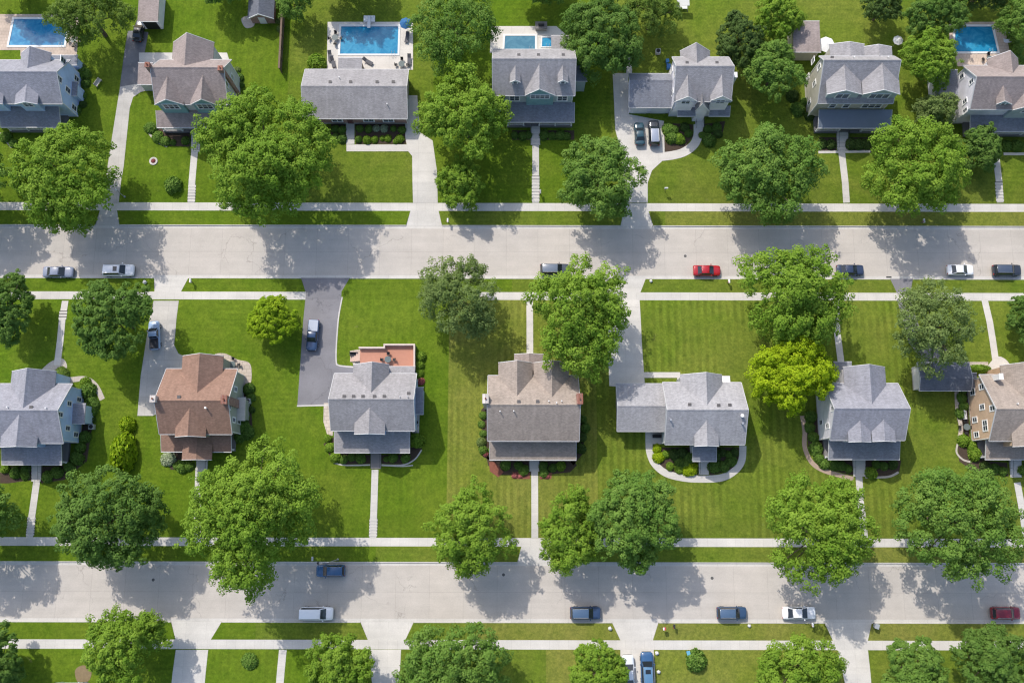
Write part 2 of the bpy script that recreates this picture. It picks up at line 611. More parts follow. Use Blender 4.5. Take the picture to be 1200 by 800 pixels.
# driveways (pixel outlines on the ground)
flat('driveway', [(121, 238.3), (139, 238.3), (145, 195), (152, 127), (156, 114), (165, 108), (179, 104), (180, 92), (163, 98), (141, 100), (133, 150)], M_drive_old)
flat('driveway', [(140.5, 102), (163, 98), (168, 70), (174, 38), (150, 36), (146, 60)], M_asphalt_old, 0.024)
flat('driveway', [(484, 237.9), (513, 237.9), (512, 200), (507, 165), (492, 155), (489, 112), (475, 112), (475, 161), (478, 177), (483, 183)], M_drive)
ribbon('front_walk', [(410.5, 141), (410.5, 169)], 1.45, M_path, smooth=False)
flat('front_walk', [(406, 169.5), (478, 169.5), (478, 177.5), (406, 177.5)], M_path, 0.03)
flat('driveway', [(732, 237.6), (759, 237.6), (759, 214), (764, 200), (779, 186), (778, 142), (737, 134), (736, 86), (718, 86), (721, 152), (727, 175), (730, 210)], M_drive)
ribbon('front_walk', [(772, 184), (786, 182.5), (800, 179), (812, 171), (817.5, 160), (818, 146)], 1.55, M_path, 0.032)
ribbon('side_walk', [(737, 90), (737.5, 70), (736, 52)], 1.0, M_path, 0.03)
for path in ([(228, 178), (224, 237.9)], [(627.7, 155), (627.7, 237.8)], [(986, 176), (992, 237.6)], [(1167.5, 186), (1172, 237.4)]):
    ribbon('front_walk', path, 1.15, M_path, smooth=False)

flat('driveway', [(180, 352.4), (209.5, 352.4), (205.5, 390), (204, 404), (209, 414), (222, 421), (236, 423), (236, 450), (179.5, 487), (161, 487), (165, 440), (172, 395)], M_drive_old)
flat('driveway', [(357.9, 350.6), (399.9, 350.6), (396, 370), (394, 402), (394, 424), (397, 427.5), (416, 429), (416, 440), (392, 450), (389, 474), (348.5, 475), (352, 425)], M_asphalt)
ribbon('edging', [(401, 348), (397, 370), (394.3, 402), (394, 423), (397, 428), (414, 430)], 0.22, M_edge, 0.035)
ribbon('edging', [(348, 475.5), (386, 474.5)], 0.25, M_edge, 0.035, smooth=False)
flat('driveway', [(712, 351.2), (749.5, 351.2), (752, 400), (755.5, 449), (750, 456), (714, 452), (713, 420)], M_drive)
flat('side_walk', [(754.5, 436), (797, 436), (797, 450), (793.5, 450), (793.5, 442.5), (755, 442.5)], M_path, 0.03)
flat('driveway', [(1051, 350.5), (1067, 350.5), (1080, 395), (1110, 410), (1110, 428), (1086, 428), (1064, 400)], M_asphalt)
for path in ([(76.5, 352.5), (70.5, 400), (67, 428)], [(620.7, 351.2), (621, 416)], [(979.5, 351), (980.5, 385), (985.5, 424)],
             [(1153.7, 350.7), (1163.5, 400), (1168, 432)]):
    ribbon('side_walk', path, 1.1, M_path, smooth=False)
for path in ([(43, 564), (38, 600), (34.5, 629.9)], [(439.5, 550), (438, 600), (437, 629.9)], [(626.5, 539), (626.7, 629.8)],
             [(1006.5, 558), (1008.5, 590), (1013, 629.5)], [(1192, 565), (1202, 629)], [(233, 548), (231.5, 629.9)]):
    ribbon('front_walk', path, 1.1, M_path, smooth=False)
ribbon('front_walk', [(760.5, 506), (760.5, 518), (761.5, 530), (767, 543), (780, 554), (800, 559.5), (822, 561), (845, 559.5), (860, 552), (869, 540), (870.5, 522)], 1.15, M_path, 0.032)
ribbon('front_walk', [(331.5, 760.7), (328, 800), (326, 830)], 1.2, M_path, smooth=False)
flat('driveway', [(206, 760.9), (244, 760.9), (240, 800), (236, 840), (195, 840), (201, 800)], M_drive)
flat('driveway', [(432, 760.6), (470, 760.6), (468, 800), (468, 840), (436, 840), (436, 800)], M_drive)
flat('driveway', [(727, 760.2), (766, 760.2), (768, 800), (769, 840), (727, 840), (727, 800)], M_drive)
flat('driveway', [(981, 759.9), (1017, 759.9), (1021, 800), (1024, 840), (993, 840), (990, 800)], M_drive)

def garden_steps(px, n=6, wd=1.3):
    """flight on the grassy slope between the lawn and the sidewalk: pale treads with dark strips painted in as riser shadows"""
    a, b = G(*px[0]), G(*px[1])
    for i in range(n):
        f = (i + .5) / n
        p = a.lerp(b, f)
        dy = abs(b.y - a.y) / n
        z = Z(p.y) + .05
        lo = -1 if Z(b.y) < Z(a.y) else 1
        sy = (b.y - a.y) / abs(b.y - a.y) * lo * -1
        tag(MB().box(p.x - wd / 2, p.x + wd / 2, p.y - dy / 2 + .0, p.y + dy / 2 - .17, z - .2, z).build('step_tread', M_path), kind='structure')
        tag(MB().box(p.x - wd / 2, p.x + wd / 2, p.y + dy / 2 - .168, p.y + dy / 2 - .002, z - .3, z - .02).build('riser_shade', M_stepshade), kind='structure')  # dark strip added in place of the shadow below each tread


M_stepshade = plain('step_shade_paint', (0.12, 0.115, 0.11), .9)  # riser shade put into the colour
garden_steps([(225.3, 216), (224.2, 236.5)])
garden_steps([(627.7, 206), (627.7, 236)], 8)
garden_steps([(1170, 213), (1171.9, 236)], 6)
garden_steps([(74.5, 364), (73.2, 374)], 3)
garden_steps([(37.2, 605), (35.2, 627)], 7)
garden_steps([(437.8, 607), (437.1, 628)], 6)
# patios and beds
blob('patio', [(49, 435), (54, 428), (63, 422), (73, 420), (78, 426), (77, 433), (64, 437)], M_gravel, 0.016)
blob('patio', [(250, 418), (263, 414), (278, 421), (292, 425), (295, 437), (293, 450), (283, 453), (262, 444)], M_patio, 0.018)
blob('patio', [(1156, 440), (1158, 428), (1168, 418), (1177, 420), (1184, 428), (1190, 442)], M_path, 0.034)
flat('patio', [(1126, 424), (1158, 424), (1158, 432), (1126, 434)], M_patio, 0.016)
ribbon('garden_path', [(1121, 458), (1122, 480), (1126, 500), (1124, 515)], 0.7, M_patio)
ribbon('garden_path', [(940, 487), (943, 505), (943, 523), (950, 540), (963, 550), (985, 557), (1000, 561)], 0.75, plain('tan_path', (0.36, 0.27, 0.21), 0.9, 0, 0.2, 4))
ribbon('edging', [(82, 445), (100, 444), (112, 452), (120, 468)], 0.9, M_gravel)
flat('patio', [(410, 411), (423, 409), (423, 428), (414, 428)], M_patio, 0.03)
flat('patio', [(379.5, 472), (390, 472), (390, 510), (384, 511), (379, 494)], M_patio, 0.028)
flat('patio', [(483, 480), (492, 480), (491, 507), (483, 507)], M_edge, 0.028)
flat('patio', [(762, 503), (777, 503), (777, 520), (763, 520)], M_edge, 0.036)
flat('patio', [(842, 440), (855, 440), (856, 448), (843, 448)], M_edge, 0.036)
flat('patio', [(163, 62), (205, 62), (205, 100), (163, 100)], M_path, 0.028)
flat('patio', [(253, 62), (266, 62), (270, 75), (253, 75)], M_path, 0.028)
for px in ([(379, 520), (391, 512), (420, 532), (434, 533), (434, 543), (405, 544), (390, 540)],
           [(447, 533), (470, 532), (484, 512), (496, 512), (494, 526), (487, 538), (474, 544), (447, 543)],
           [(570, 535), (622, 538), (622, 556), (585, 556), (572, 545)], [(632, 538), (672, 538), (676, 545), (668, 553), (640, 556), (632, 556)],
           [(766, 524), (816, 524), (818, 556), (800, 556), (780, 550), (768, 540)], [(832, 524), (866, 524), (866, 540), (857, 550), (832, 557)],
           [(958, 490), (968, 535), (1000, 540), (1000, 557), (965, 548), (947, 525), (944, 490)], [(1014, 539), (1056, 539), (1054, 552), (1040, 558), (1014, 558)],
           [(1122, 520), (1150, 520), (1160, 540), (1180, 542), (1182, 558), (1140, 552), (1124, 540)],
           [(0, 546), (37, 546), (37, 562), (10, 566), (0, 566)], [(48, 546), (85, 545), (97, 500), (97, 470), (104, 470), (108, 500), (102, 540), (75, 562), (48, 566)],
           [(416, 141), (474, 141), (476, 169), (417, 169)], [(388, 141), (405, 141), (405, 166), (388, 166)],
           [(184, 150), (222, 150), (222, 172), (195, 171), (180, 160), (174, 147)], [(236, 150), (252, 150), (248, 174), (236, 174)],
           [(600, 153), (623, 153), (623, 164), (600, 164)], [(632, 153), (673, 153), (673, 164), (632, 164)],
           [(777, 144), (812, 146), (812, 160), (802, 174), (779, 179)], [(822, 146), (850, 142), (846, 160), (828, 168)],
           [(960, 161), (980, 161), (980, 178), (960, 178)], [(994, 161), (1022, 161), (1022, 178), (994, 178)],
           [(192, 530), (225, 530), (226, 551), (200, 550)], [(270, 445), (292, 450), (296, 500), (278, 520), (268, 515)],
           [(667, 470), (678, 470), (684, 500), (684, 530), (672, 545), (668, 540)], [(564, 480), (574, 470), (576, 540), (566, 535)],
           [(1122, 462), (1134, 460), (1136, 515), (1124, 500)]):
    flat('planting_bed', px, M_mulch, 0.014)
flat('planting_bed', [(573, 541), (580, 541), (590, 553), (584, 559), (574, 552)], M_redmulch, 0.02)
flat('planting_bed', [(600, 553), (621, 553), (621, 561), (604, 561)], M_redmulch, 0.02)
flat('planting_bed', [(632, 554), (647, 554), (646, 561), (633, 561)], M_redmulch, 0.02)
ribbon('edging', [(484, 545), (470, 546), (447, 545)], 0.2, M_edge, 0.03)
ribbon('edging', [(447, 544.5), (472, 544.5), (486, 538), (494, 527)], 0.22, M_edge, 0.032)
ribbon('edging', [(391, 542), (405, 544.8), (434, 544.5)], 0.22, M_edge, 0.032)
ribbon('edging', [(1014, 559), (1040, 558.5), (1053, 553)], 0.35, M_gravel, 0.032)
ribbon('edging', [(174, 144), (175, 156), (184, 166), (196, 172)], 0.35, M_gravel, 0.032)
ribbon('edging', [(0, 156), (8, 166), (14, 173)], 0.35, M_gravel, 0.032)
ribbon('edging', [(1122, 520), (1121, 530), (1128, 538), (1137, 541)], 0.3, M_gravel, 0.032)
ribbon('edging', [(959, 178.5), (1020, 177.5)], 0.45, M_edge, 0.03, smooth=False)
ribbon('edging', [(1176, 180.5), (1210, 180.5)], 0.5, M_edge, 0.03, smooth=False)
blob('bare_soil', [(88, 785), (98, 779), (107, 786), (104, 797), (92, 800)], plain('bare_earth', (0.20, 0.15, 0.085), 0.95, 0, 0.3, 3), 0.01)
blob('gravel_patch', [(283, 22), (296, 19), (298, 30), (288, 33)], M_gravel, 0.014)


# ------------------------------------------------------------------ foliage
STY = {
    'maple': dict(nb=32, br=(0.22, 0.38), lobe=0.25, gap=.06, slim=.90, sp=1.50, rc=(0.46, 1.05), leaf=0.30, nl=58, el=0.65, rnd=.30),
    'dense': dict(nb=34, br=(0.27, 0.36), lobe=0.14, gap=.03, slim=.98, sp=1.42, rc=(0.55, 0.95), leaf=0.31, nl=50, el=0.25, rnd=.28),
    'airy': dict(nb=36, br=(0.18, 0.36), lobe=0.28, gap=.10, slim=.84, sp=1.38, rc=(0.42, 0.95), leaf=0.26, nl=46, el=0.80, rnd=.45),
}


def leafmesh(name, pts, nrm, size, tone, mat):
    m = len(pts)
    rng = np.random.default_rng(m)
    ref = rng.normal(size=(m, 3))
    t = np.cross(nrm, ref); t /= np.linalg.norm(t, axis=1)[:, None] + 1e-9
    b = np.cross(nrm, t)
    L = (size * 0.62)[:, None]; Wd = (size * 0.40)[:, None]
    fold = nrm * (size * 0.10)[:, None]
    q = np.stack([pts - t * L - fold, pts - b * Wd + fold * .6, pts + t * L - fold, pts + b * Wd + fold * .6], 1).reshape(-1, 3)
    me = bpy.data.meshes.new(name)
    me.vertices.add(4 * m); me.loops.add(4 * m); me.polygons.add(m)
    me.vertices.foreach_set('co', q.astype(np.float32).ravel())
    me.loops.foreach_set('vertex_index', np.arange(4 * m, dtype=np.int32))
    me.polygons.foreach_set('loop_start', np.arange(0, 4 * m, 4, dtype=np.int32))
    me.polygons.foreach_set('loop_total', np.full(m, 4, dtype=np.int32))
    at = me.attributes.new('tone', 'FLOAT', 'FACE')
    at.data.foreach_set('value', tone.astype(np.float32))
    me.update(calc_edges=True)
    if mat: me.materials.append(mat)
    return me


def fib(n, r, jit):
    i = np.arange(n) + 0.5
    ph = np.arccos(1 - 2 * i / n); th = math.pi * (1 + 5 ** 0.5) * i + r.uniform(0, 6.28)
    d = np.stack([np.cos(th) * np.sin(ph), np.sin(th) * np.sin(ph), np.cos(ph)], 1) + r.normal(size=(n, 3)) * jit
    return d / np.linalg.norm(d, axis=1)[:, None]


def crown(name, seed, rx, ry, rz, hc, style, mat, dens=1.0):
    """crown = boughs round the trunk, each bough a dome of leaf clumps, each clump a dome of leaves"""
    s = STY[style]
    r = np.random.default_rng(seed)
    Rm = (rx + ry) / 2
    k = min(1.0, max(0.6, Rm / 7.5))
    D = fib(int(s['nb'] * (0.75 + 0.25 * Rm / 7)), r, 0.24)
    D = D[D[:, 2] > -0.30]
    D = D[(r.random(len(D)) > s['gap']) | (D[:, 2] > 0.8)]
    br = r.uniform(*s['br'], len(D))
    bd = (1.0 - br * 1.15) * r.uniform(1 - s['lobe'], 1.06, len(D))
    C, OD, RC, TB = [], [], [], []
    for d, f, q in zip(D, br, bd):
        n = int(4 * math.pi * (f * Rm) ** 2 / (s['sp'] * k) ** 2 * 1.25) + 5
        e = fib(n, r, 0.18)
        e = e[(e @ (d + np.array([0, 0, 0.55]))) > -0.25]
        e = e[r.random(len(e)) > 0.10]
        rad = f * r.uniform(0.80, 1.08, len(e)) * np.where(r.random(len(e)) > .85, 1.22, 1.0)
        off = e * rad[:, None]
        off = off * s['slim'] + d[None, :] * ((off @ d) * (1.30 - s['slim'] + .12))[:, None]   # boughs reach outwards
        c = (d * q)[None, :] + off * np.array([1, 1, .9])
        C.append(c * np.array([rx, ry, rz])); OD.append(e)
        TB.append(np.full(len(e), r.random()))
    C, OD, TB = np.concatenate(C), np.concatenate(OD), np.concatenate(TB)
    # drop clumps buried deep inside the crown
    depth = np.linalg.norm(C / np.array([rx, ry, rz]), axis=1)
    keep = depth > 0.42
    C, OD, TB = C[keep], OD[keep], TB[keep]
    rc = r.uniform(*s['rc'], len(C)) * k
    tc = r.random(len(C))
    nl = (s['nl'] * dens * (rc / np.mean(rc)) ** 1.6 * r.uniform(.8, 1.2, len(C))).astype(int)
    ii = np.repeat(np.arange(len(C)), nl)
    m = len(ii)
    ax = OD + np.array([0, 0, .5]); ax /= np.linalg.norm(ax, axis=1)[:, None]
    u = r.normal(size=(m, 3)); u /= np.linalg.norm(u, axis=1)[:, None]
    flip = np.sum(u * ax[ii], 1) < -0.25
    u[flip] *= -1
    rad = r.random(m) ** 0.33
    o = u * (rad * rc[ii])[:, None]
    al = np.sum(o * OD[ii], 1)[:, None]
    o += OD[ii] * al * s['el']
    hr = np.linalg.norm(o[:, :2], axis=1)
    o[:, 2] -= np.maximum(0, hr - rc[ii] * .5) * 0.45
    p = C[ii] + o
    nr = 0.75 * u + 0.25 * ax[ii] + np.array([0, 0, 0.35]) + r.normal(size=(m, 3)) * s['rnd']
    nr /= np.linalg.norm(nr, axis=1)[:, None]
    size = s['leaf'] * k ** .5 * r.uniform(0.65, 1.3, m)
    tone = np.clip(0.30 * TB[ii] + 0.35 * tc[ii] + 0.35 * r.random(m), 0, 1)
    p[:, 2] += hc
    return leafmesh(name, p, nr, size, tone, mat), C + np.array([0, 0, hc])


FOL = {
    'bright': ((0.114, 0.224, 0.018), (0.236, 0.350, 0.044)),
    'lime': ((0.155, 0.270, 0.010), (0.300, 0.410, 0.020)),
    'vivid': ((0.195, 0.310, 0.008), (0.370, 0.470, 0.016)),
    'mid': ((0.088, 0.188, 0.026), (0.190, 0.298, 0.058)),
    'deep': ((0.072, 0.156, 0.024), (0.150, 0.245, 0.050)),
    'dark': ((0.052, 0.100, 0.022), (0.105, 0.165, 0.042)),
    'olive': ((0.122, 0.186, 0.046), (0.220, 0.290, 0.095)),
    'moss': ((0.098, 0.172, 0.026), (0.190, 0.270, 0.050)),
}
FM = {k: leafmat('leaves_' + k, *v) for k, v in FOL.items()}
tree_no = [0]


def tree(name, label, cx, cy, w, h, style, fol, hk=1.0, group='street and garden trees', dens=1.0, seed=None):
    tree_no[0] += 1
    sd = seed or tree_no[0] * 7 + 3
    rg = random.Random(sd)
    rad0 = (w + h) / 4 / 7.0
    H = (rad0 * 1.05 + 4.6) * hk
    rz = H * 0.42
    hc = H - rz
    wc = P(cx, cy, LOT + hc + 0.25 * rz)
    s = SC(wc)
    zz = Z(wc.y)
    rx, ry = w / 2 / s * 0.92, h / 2 / s * 0.92
    root = empty(name, (wc.x, wc.y, zz), label, 'tree', group)
    me, cc = crown('crown', sd, rx, ry, rz, hc, style, FM[fol], dens)
    link('crown', me, root)
    tr = MB()
    r0 = 0.10 + 0.035 * max(rx, ry)
    lean = Vector((rg.uniform(-.3, .3), rg.uniform(-.3, .3), hc * .62))
    tr.tube((0, 0, -0.3), lean * .5, r0 * 1.15, r0 * .9, 10)
    tr.tube(lean * .5, lean, r0 * .9, r0 * .72, 10)
    top = Vector((lean.x, lean.y, hc + rz * .5))
    tr.tube(lean, top, r0 * .72, r0 * .2, 8)
    for q in rg.sample(range(len(cc)), min(12, len(cc))):
        e = Vector(cc[q]); f = rg.uniform(0.0, .6)
        a = lean.lerp(top, f)
        mid = a.lerp(e, .5) + Vector((0, 0, .35))
        tr.tube(a, mid, r0 * .42, r0 * .26, 6)
        tr.tube(mid, e, r0 * .26, r0 * .08, 6)
    tr.build('trunk', M_bark, root)
    return root


# name, label, centre px, size px, style, foliage
TREES = [
    ('Leafy bright verge tree at the left end of the top road', 74, 203, 128, 130, 'maple', 'bright', 1),
    ('Largest bright green street tree, beside the house with two teal gables', 310, 175, 164, 172, 'maple', 'bright', 1),
    ('Tall bright green tree between the long ranch house and the grey dormer house', 545, 133, 112, 118, 'maple', 'bright', 1),
    ('Small light green tree tucked under the tall bright tree by the ranch driveway', 540, 212, 56, 62, 'maple', 'bright', .8),
    ('Dark olive tree right of the large pool at the top edge', 536, 30, 108, 125, 'airy', 'mid', 1),
    ('Broad dark tree behind the attached garage near the top edge', 706, 38, 96, 104, 'maple', 'deep', 1),
    ('Olive tree at the top edge just right of the dark tree behind the garage', 765, 12, 75, 66, 'airy', 'moss', .9),
    ('Round grey-green street tree beside the driveway with two parked cars', 706, 204, 101, 104, 'maple', 'mid', 1),
    ('Broad green street tree between the garage house and the house with two tall front gables', 906, 198, 125, 126, 'maple', 'mid', 1),
    ('Compact very dark round tree in the back yard right of the garage house', 869, 44, 54, 72, 'dense', 'dark', .9),
    ('Mid green tree in the back yard beside the house with two tall gables', 911, 80, 78, 78, 'maple', 'mid', .95),
    ('Yellow-green tree at the top edge above the compact dark tree', 912, 17, 60, 58, 'maple', 'bright', .9),
    ('Broad light green street tree right of the house with two tall front gables', 1077, 195, 124, 124, 'maple', 'bright', 1),
    ('Bright green tree leaning over the left side of the upper right pool', 1090, 64, 66, 84, 'maple', 'bright', .9),
    ('Dark green tree at the top edge left of the upper right pool', 1100, 18, 84, 52, 'maple', 'deep', .95),
    ('Small dark tree at the top edge above the lawn of the two-gabled house', 1036, 6, 44, 44, 'maple', 'dark', .9),
    ('Dark bushy tree beside the front walk of the upper right white house', 1151, 170, 46, 62, 'dense', 'deep', .75),
    ('Olive bushy tree behind the broad light green street tree at upper right', 1099, 127, 58, 40, 'airy', 'olive', .75),
    ('Tree at the top right corner of the photo', 1196, 18, 44, 62, 'maple', 'mid', .9),
    ('Sprawling olive tree overhanging the top left pool', 101, 16, 112, 66, 'airy', 'moss', .95),
    ('Grey-green tree at the top edge beside the garden shed and fence', 345, 2, 44, 44, 'airy', 'mid', .9),
    ('Tree on the top edge shading the lawn left of the shed', 254, -22, 64, 50, 'maple', 'mid', .9),
    ('Tree beyond the top edge shading the lawn left of the large pool', 402, -34, 90, 60, 'maple', 'deep', .95),
    ('Tree beyond the top left corner above the pool', 10, -26, 80, 56, 'maple', 'deep', .95),
    ('Tree at the top edge right of the olive tree near the large pool', 640, -24, 70, 50, 'maple', 'mid', .95),
    ('Dark tree at the top edge above the upper right pool', 1158, -18, 90, 44, 'maple', 'dark', .9),
    ('Dark green round tree beside the old concrete driveway', 131, 371, 100, 98, 'dense', 'deep', 1),
    ('Dark tree cut by the left edge above the pale blue house', 4, 360, 56, 88, 'dense', 'deep', 1),
    ('Small round bright green tree left of the asphalt driveway', 318, 375, 58, 62, 'dense', 'lime', .72),
    ('Feathery grey-olive tree on the lawn right of the asphalt driveway', 540, 345, 100, 106, 'airy', 'olive', 1),
    ('Large bright green tree over the north walk of the tan-roofed house', 679, 366, 122, 148, 'maple', 'bright', 1.05),
    ('Large spreading green tree on the verge near the vivid yellow-green tree', 932, 340, 140, 128, 'maple', 'bright', 1.05),
    ('Vivid yellow-green tree beside the blue-grey roofed white house', 932, 437, 102, 100, 'maple', 'vivid', .95),
    ('Grey-olive feathery tree over the dark-roofed low garage', 1097, 382, 110, 116, 'airy', 'olive', 1.05),
    ('Tree cut by the right edge below the top road', 1206, 372, 40, 66, 'dense', 'deep', .9),
    ('Dark green tree on the front lawn left of the brown-roofed house', 122, 606, 128, 122, 'dense', 'deep', 1.05),
    ('Largest bright green tree in front of the brown-roofed house', 293, 606, 160, 176, 'maple', 'bright', 1.1),
    ('Bright yellow-green tree on the lower verge left of the tan-roofed house walk', 556, 621, 104, 108, 'maple', 'bright', 1),
    ('Feathery yellow-green tree touching the deep green tree on the lower verge', 668, 621, 72, 108, 'maple', 'bright', .95),
    ('Deep green rounded tree on the lower verge below the loop walk', 746, 609, 112, 120, 'dense', 'mid', 1.05),
    ('Bright green tree on the lower verge below the twin-dormer house', 965, 622, 130, 140, 'maple', 'bright', 1.05),
    ('Widest green tree on the lower verge near the peach-walled house', 1130, 610, 150, 138, 'maple', 'mid', 1.1),
    ('Bright green tree below the lower road left of the first driveway', 138, 764, 100, 98, 'maple', 'bright', 1),
    ('Dark tree cut by the bottom left corner', -6, 782, 50, 94, 'dense', 'deep', .9),
    ('Yellow-green rounded tree beside the second bottom driveway', 396, 786, 84, 88, 'maple', 'bright', .9),
    ('Broad green tree at the bottom edge right of the second driveway', 530, 782, 138, 108, 'maple', 'mid', 1),
    ('Small rounded yellow-green tree beside the white car at the bottom edge', 703, 788, 70, 72, 'dense', 'bright', .75),
    ('Green and yellow tree at the bottom edge left of the last driveway', 940, 788, 108, 84, 'maple', 'bright', .95),
    ('Round mid green tree at the bottom edge right of the last driveway', 1075, 790, 76, 86, 'dense', 'mid', .9),
    ('Dark green tree at the bottom right corner', 1170, 780, 92, 90, 'dense', 'deep', 1),
    ('Tree beyond the left edge shading the top road', -48, 205, 110, 110, 'maple', 'mid', 1),
    ('Tree beyond the left edge shading the lower road', -46, 612, 110, 110, 'maple', 'mid', 1),
    ('Tree beyond the right edge shading the lawn by the top road', 1262, 205, 110, 110, 'maple', 'mid', 1),
]
for lab, cx, cy, w, h, st, fo, hk in TREES:
    nm = {'maple': 'maple_tree', 'dense': 'round_tree', 'airy': 'feathery_tree'}[st]
    tree(nm, lab, cx, cy, w, h, st, fo, hk)

# ------------------------------------------------------------------ shrubs
def shrubmesh(seed, kind):
    r = np.random.default_rng(seed)
    m = {'round': 900, 'tall': 1500, 'flower': 700}[kind]
    u = r.normal(size=(m, 3)); u /= np.linalg.norm(u, axis=1)[:, None]
    u[:, 2] = np.abs(u[:, 2]) - 0.15
    env = np.ones(m)
    for _ in range(9):
        l = r.normal(size=3); l /= np.linalg.norm(l)
        env += r.uniform(-.22, .22) * np.maximum(0, u @ l) ** 6
    rad = (0.75 + 0.25 * r.random(m)) * env
    p = u * rad[:, None]
    p[:, 2] += 0.15
    nr = u + r.normal(size=(m, 3)) * .5 + np.array([0, 0, .3])
    nr /= np.linalg.norm(nr, axis=1)[:, None]
    tone = r.random(m)
    return leafmesh('shrub', p, nr, 0.20 * r.uniform(.7, 1.3, m), tone, FM['mid'])


SHM = [shrubmesh(50 + i, 'round') for i in range(5)] + [shrubmesh(80, 'tall')]
FM['flower_pink'] = leafmat('petals_pink', (0.30, 0.06, 0.07), (0.55, 0.22, 0.20))
FM['hydrangea'] = leafmat('petals_pale', (0.22, 0.30, 0.16), (0.50, 0.55, 0.40))
sh_no = [0]


def shrub(label, px, py, d, fol='mid', hz=0.9, name='shrub', group=None, dy=None):
    sh_no[0] += 1
    i = sh_no[0]
    jr = random.Random(i * 31)
    d *= jr.uniform(.86, 1.22)
    hz *= jr.uniform(.85, 1.2)
    w = G(px + jr.uniform(-.9, .9), py + jr.uniform(-.9, .9), 0.5)
    s = SC(w)
    r = d / 2 / s * 1.12
    o = link(name, SHM[i % 5], None, FM[fol], w)
    o.scale = (r * jr.uniform(.9, 1.12), (dy or d) / 2 / s * 1.12, r * hz)
    o.rotation_euler = (0, 0, i * 1.7 % 6.28) if dy is None else (0, 0, 0)
    tag(o, label, 'shrub', group)
    return o


def shrubs(label, group, lst, fol='mid', hz=0.9):
    for q in lst:
        shrub(label, q[0], q[1], q[2], q[3] if len(q) > 3 else fol, hz, 'shrub', group)
# ------------------------------------------------------------------ houses
ROOFC = {'grey': (0.29, 0.28, 0.285), 'bluegrey': (0.27, 0.272, 0.305), 'brown': (0.26, 0.163, 0.122), 'tan': (0.31, 0.262, 0.225),
         'taupe': (0.285, 0.24, 0.225), 'dark': (0.13, 0.14, 0.165), 'slate': (0.21, 0.22, 0.25), 'light': (0.33, 0.325, 0.335)}
RF = {k: shingle('shingles_' + k, v) for k, v in ROOFC.items()}


M_trim = plain('eave_trim', (0.50, 0.50, 0.50), 0.5, 0, 0.06)


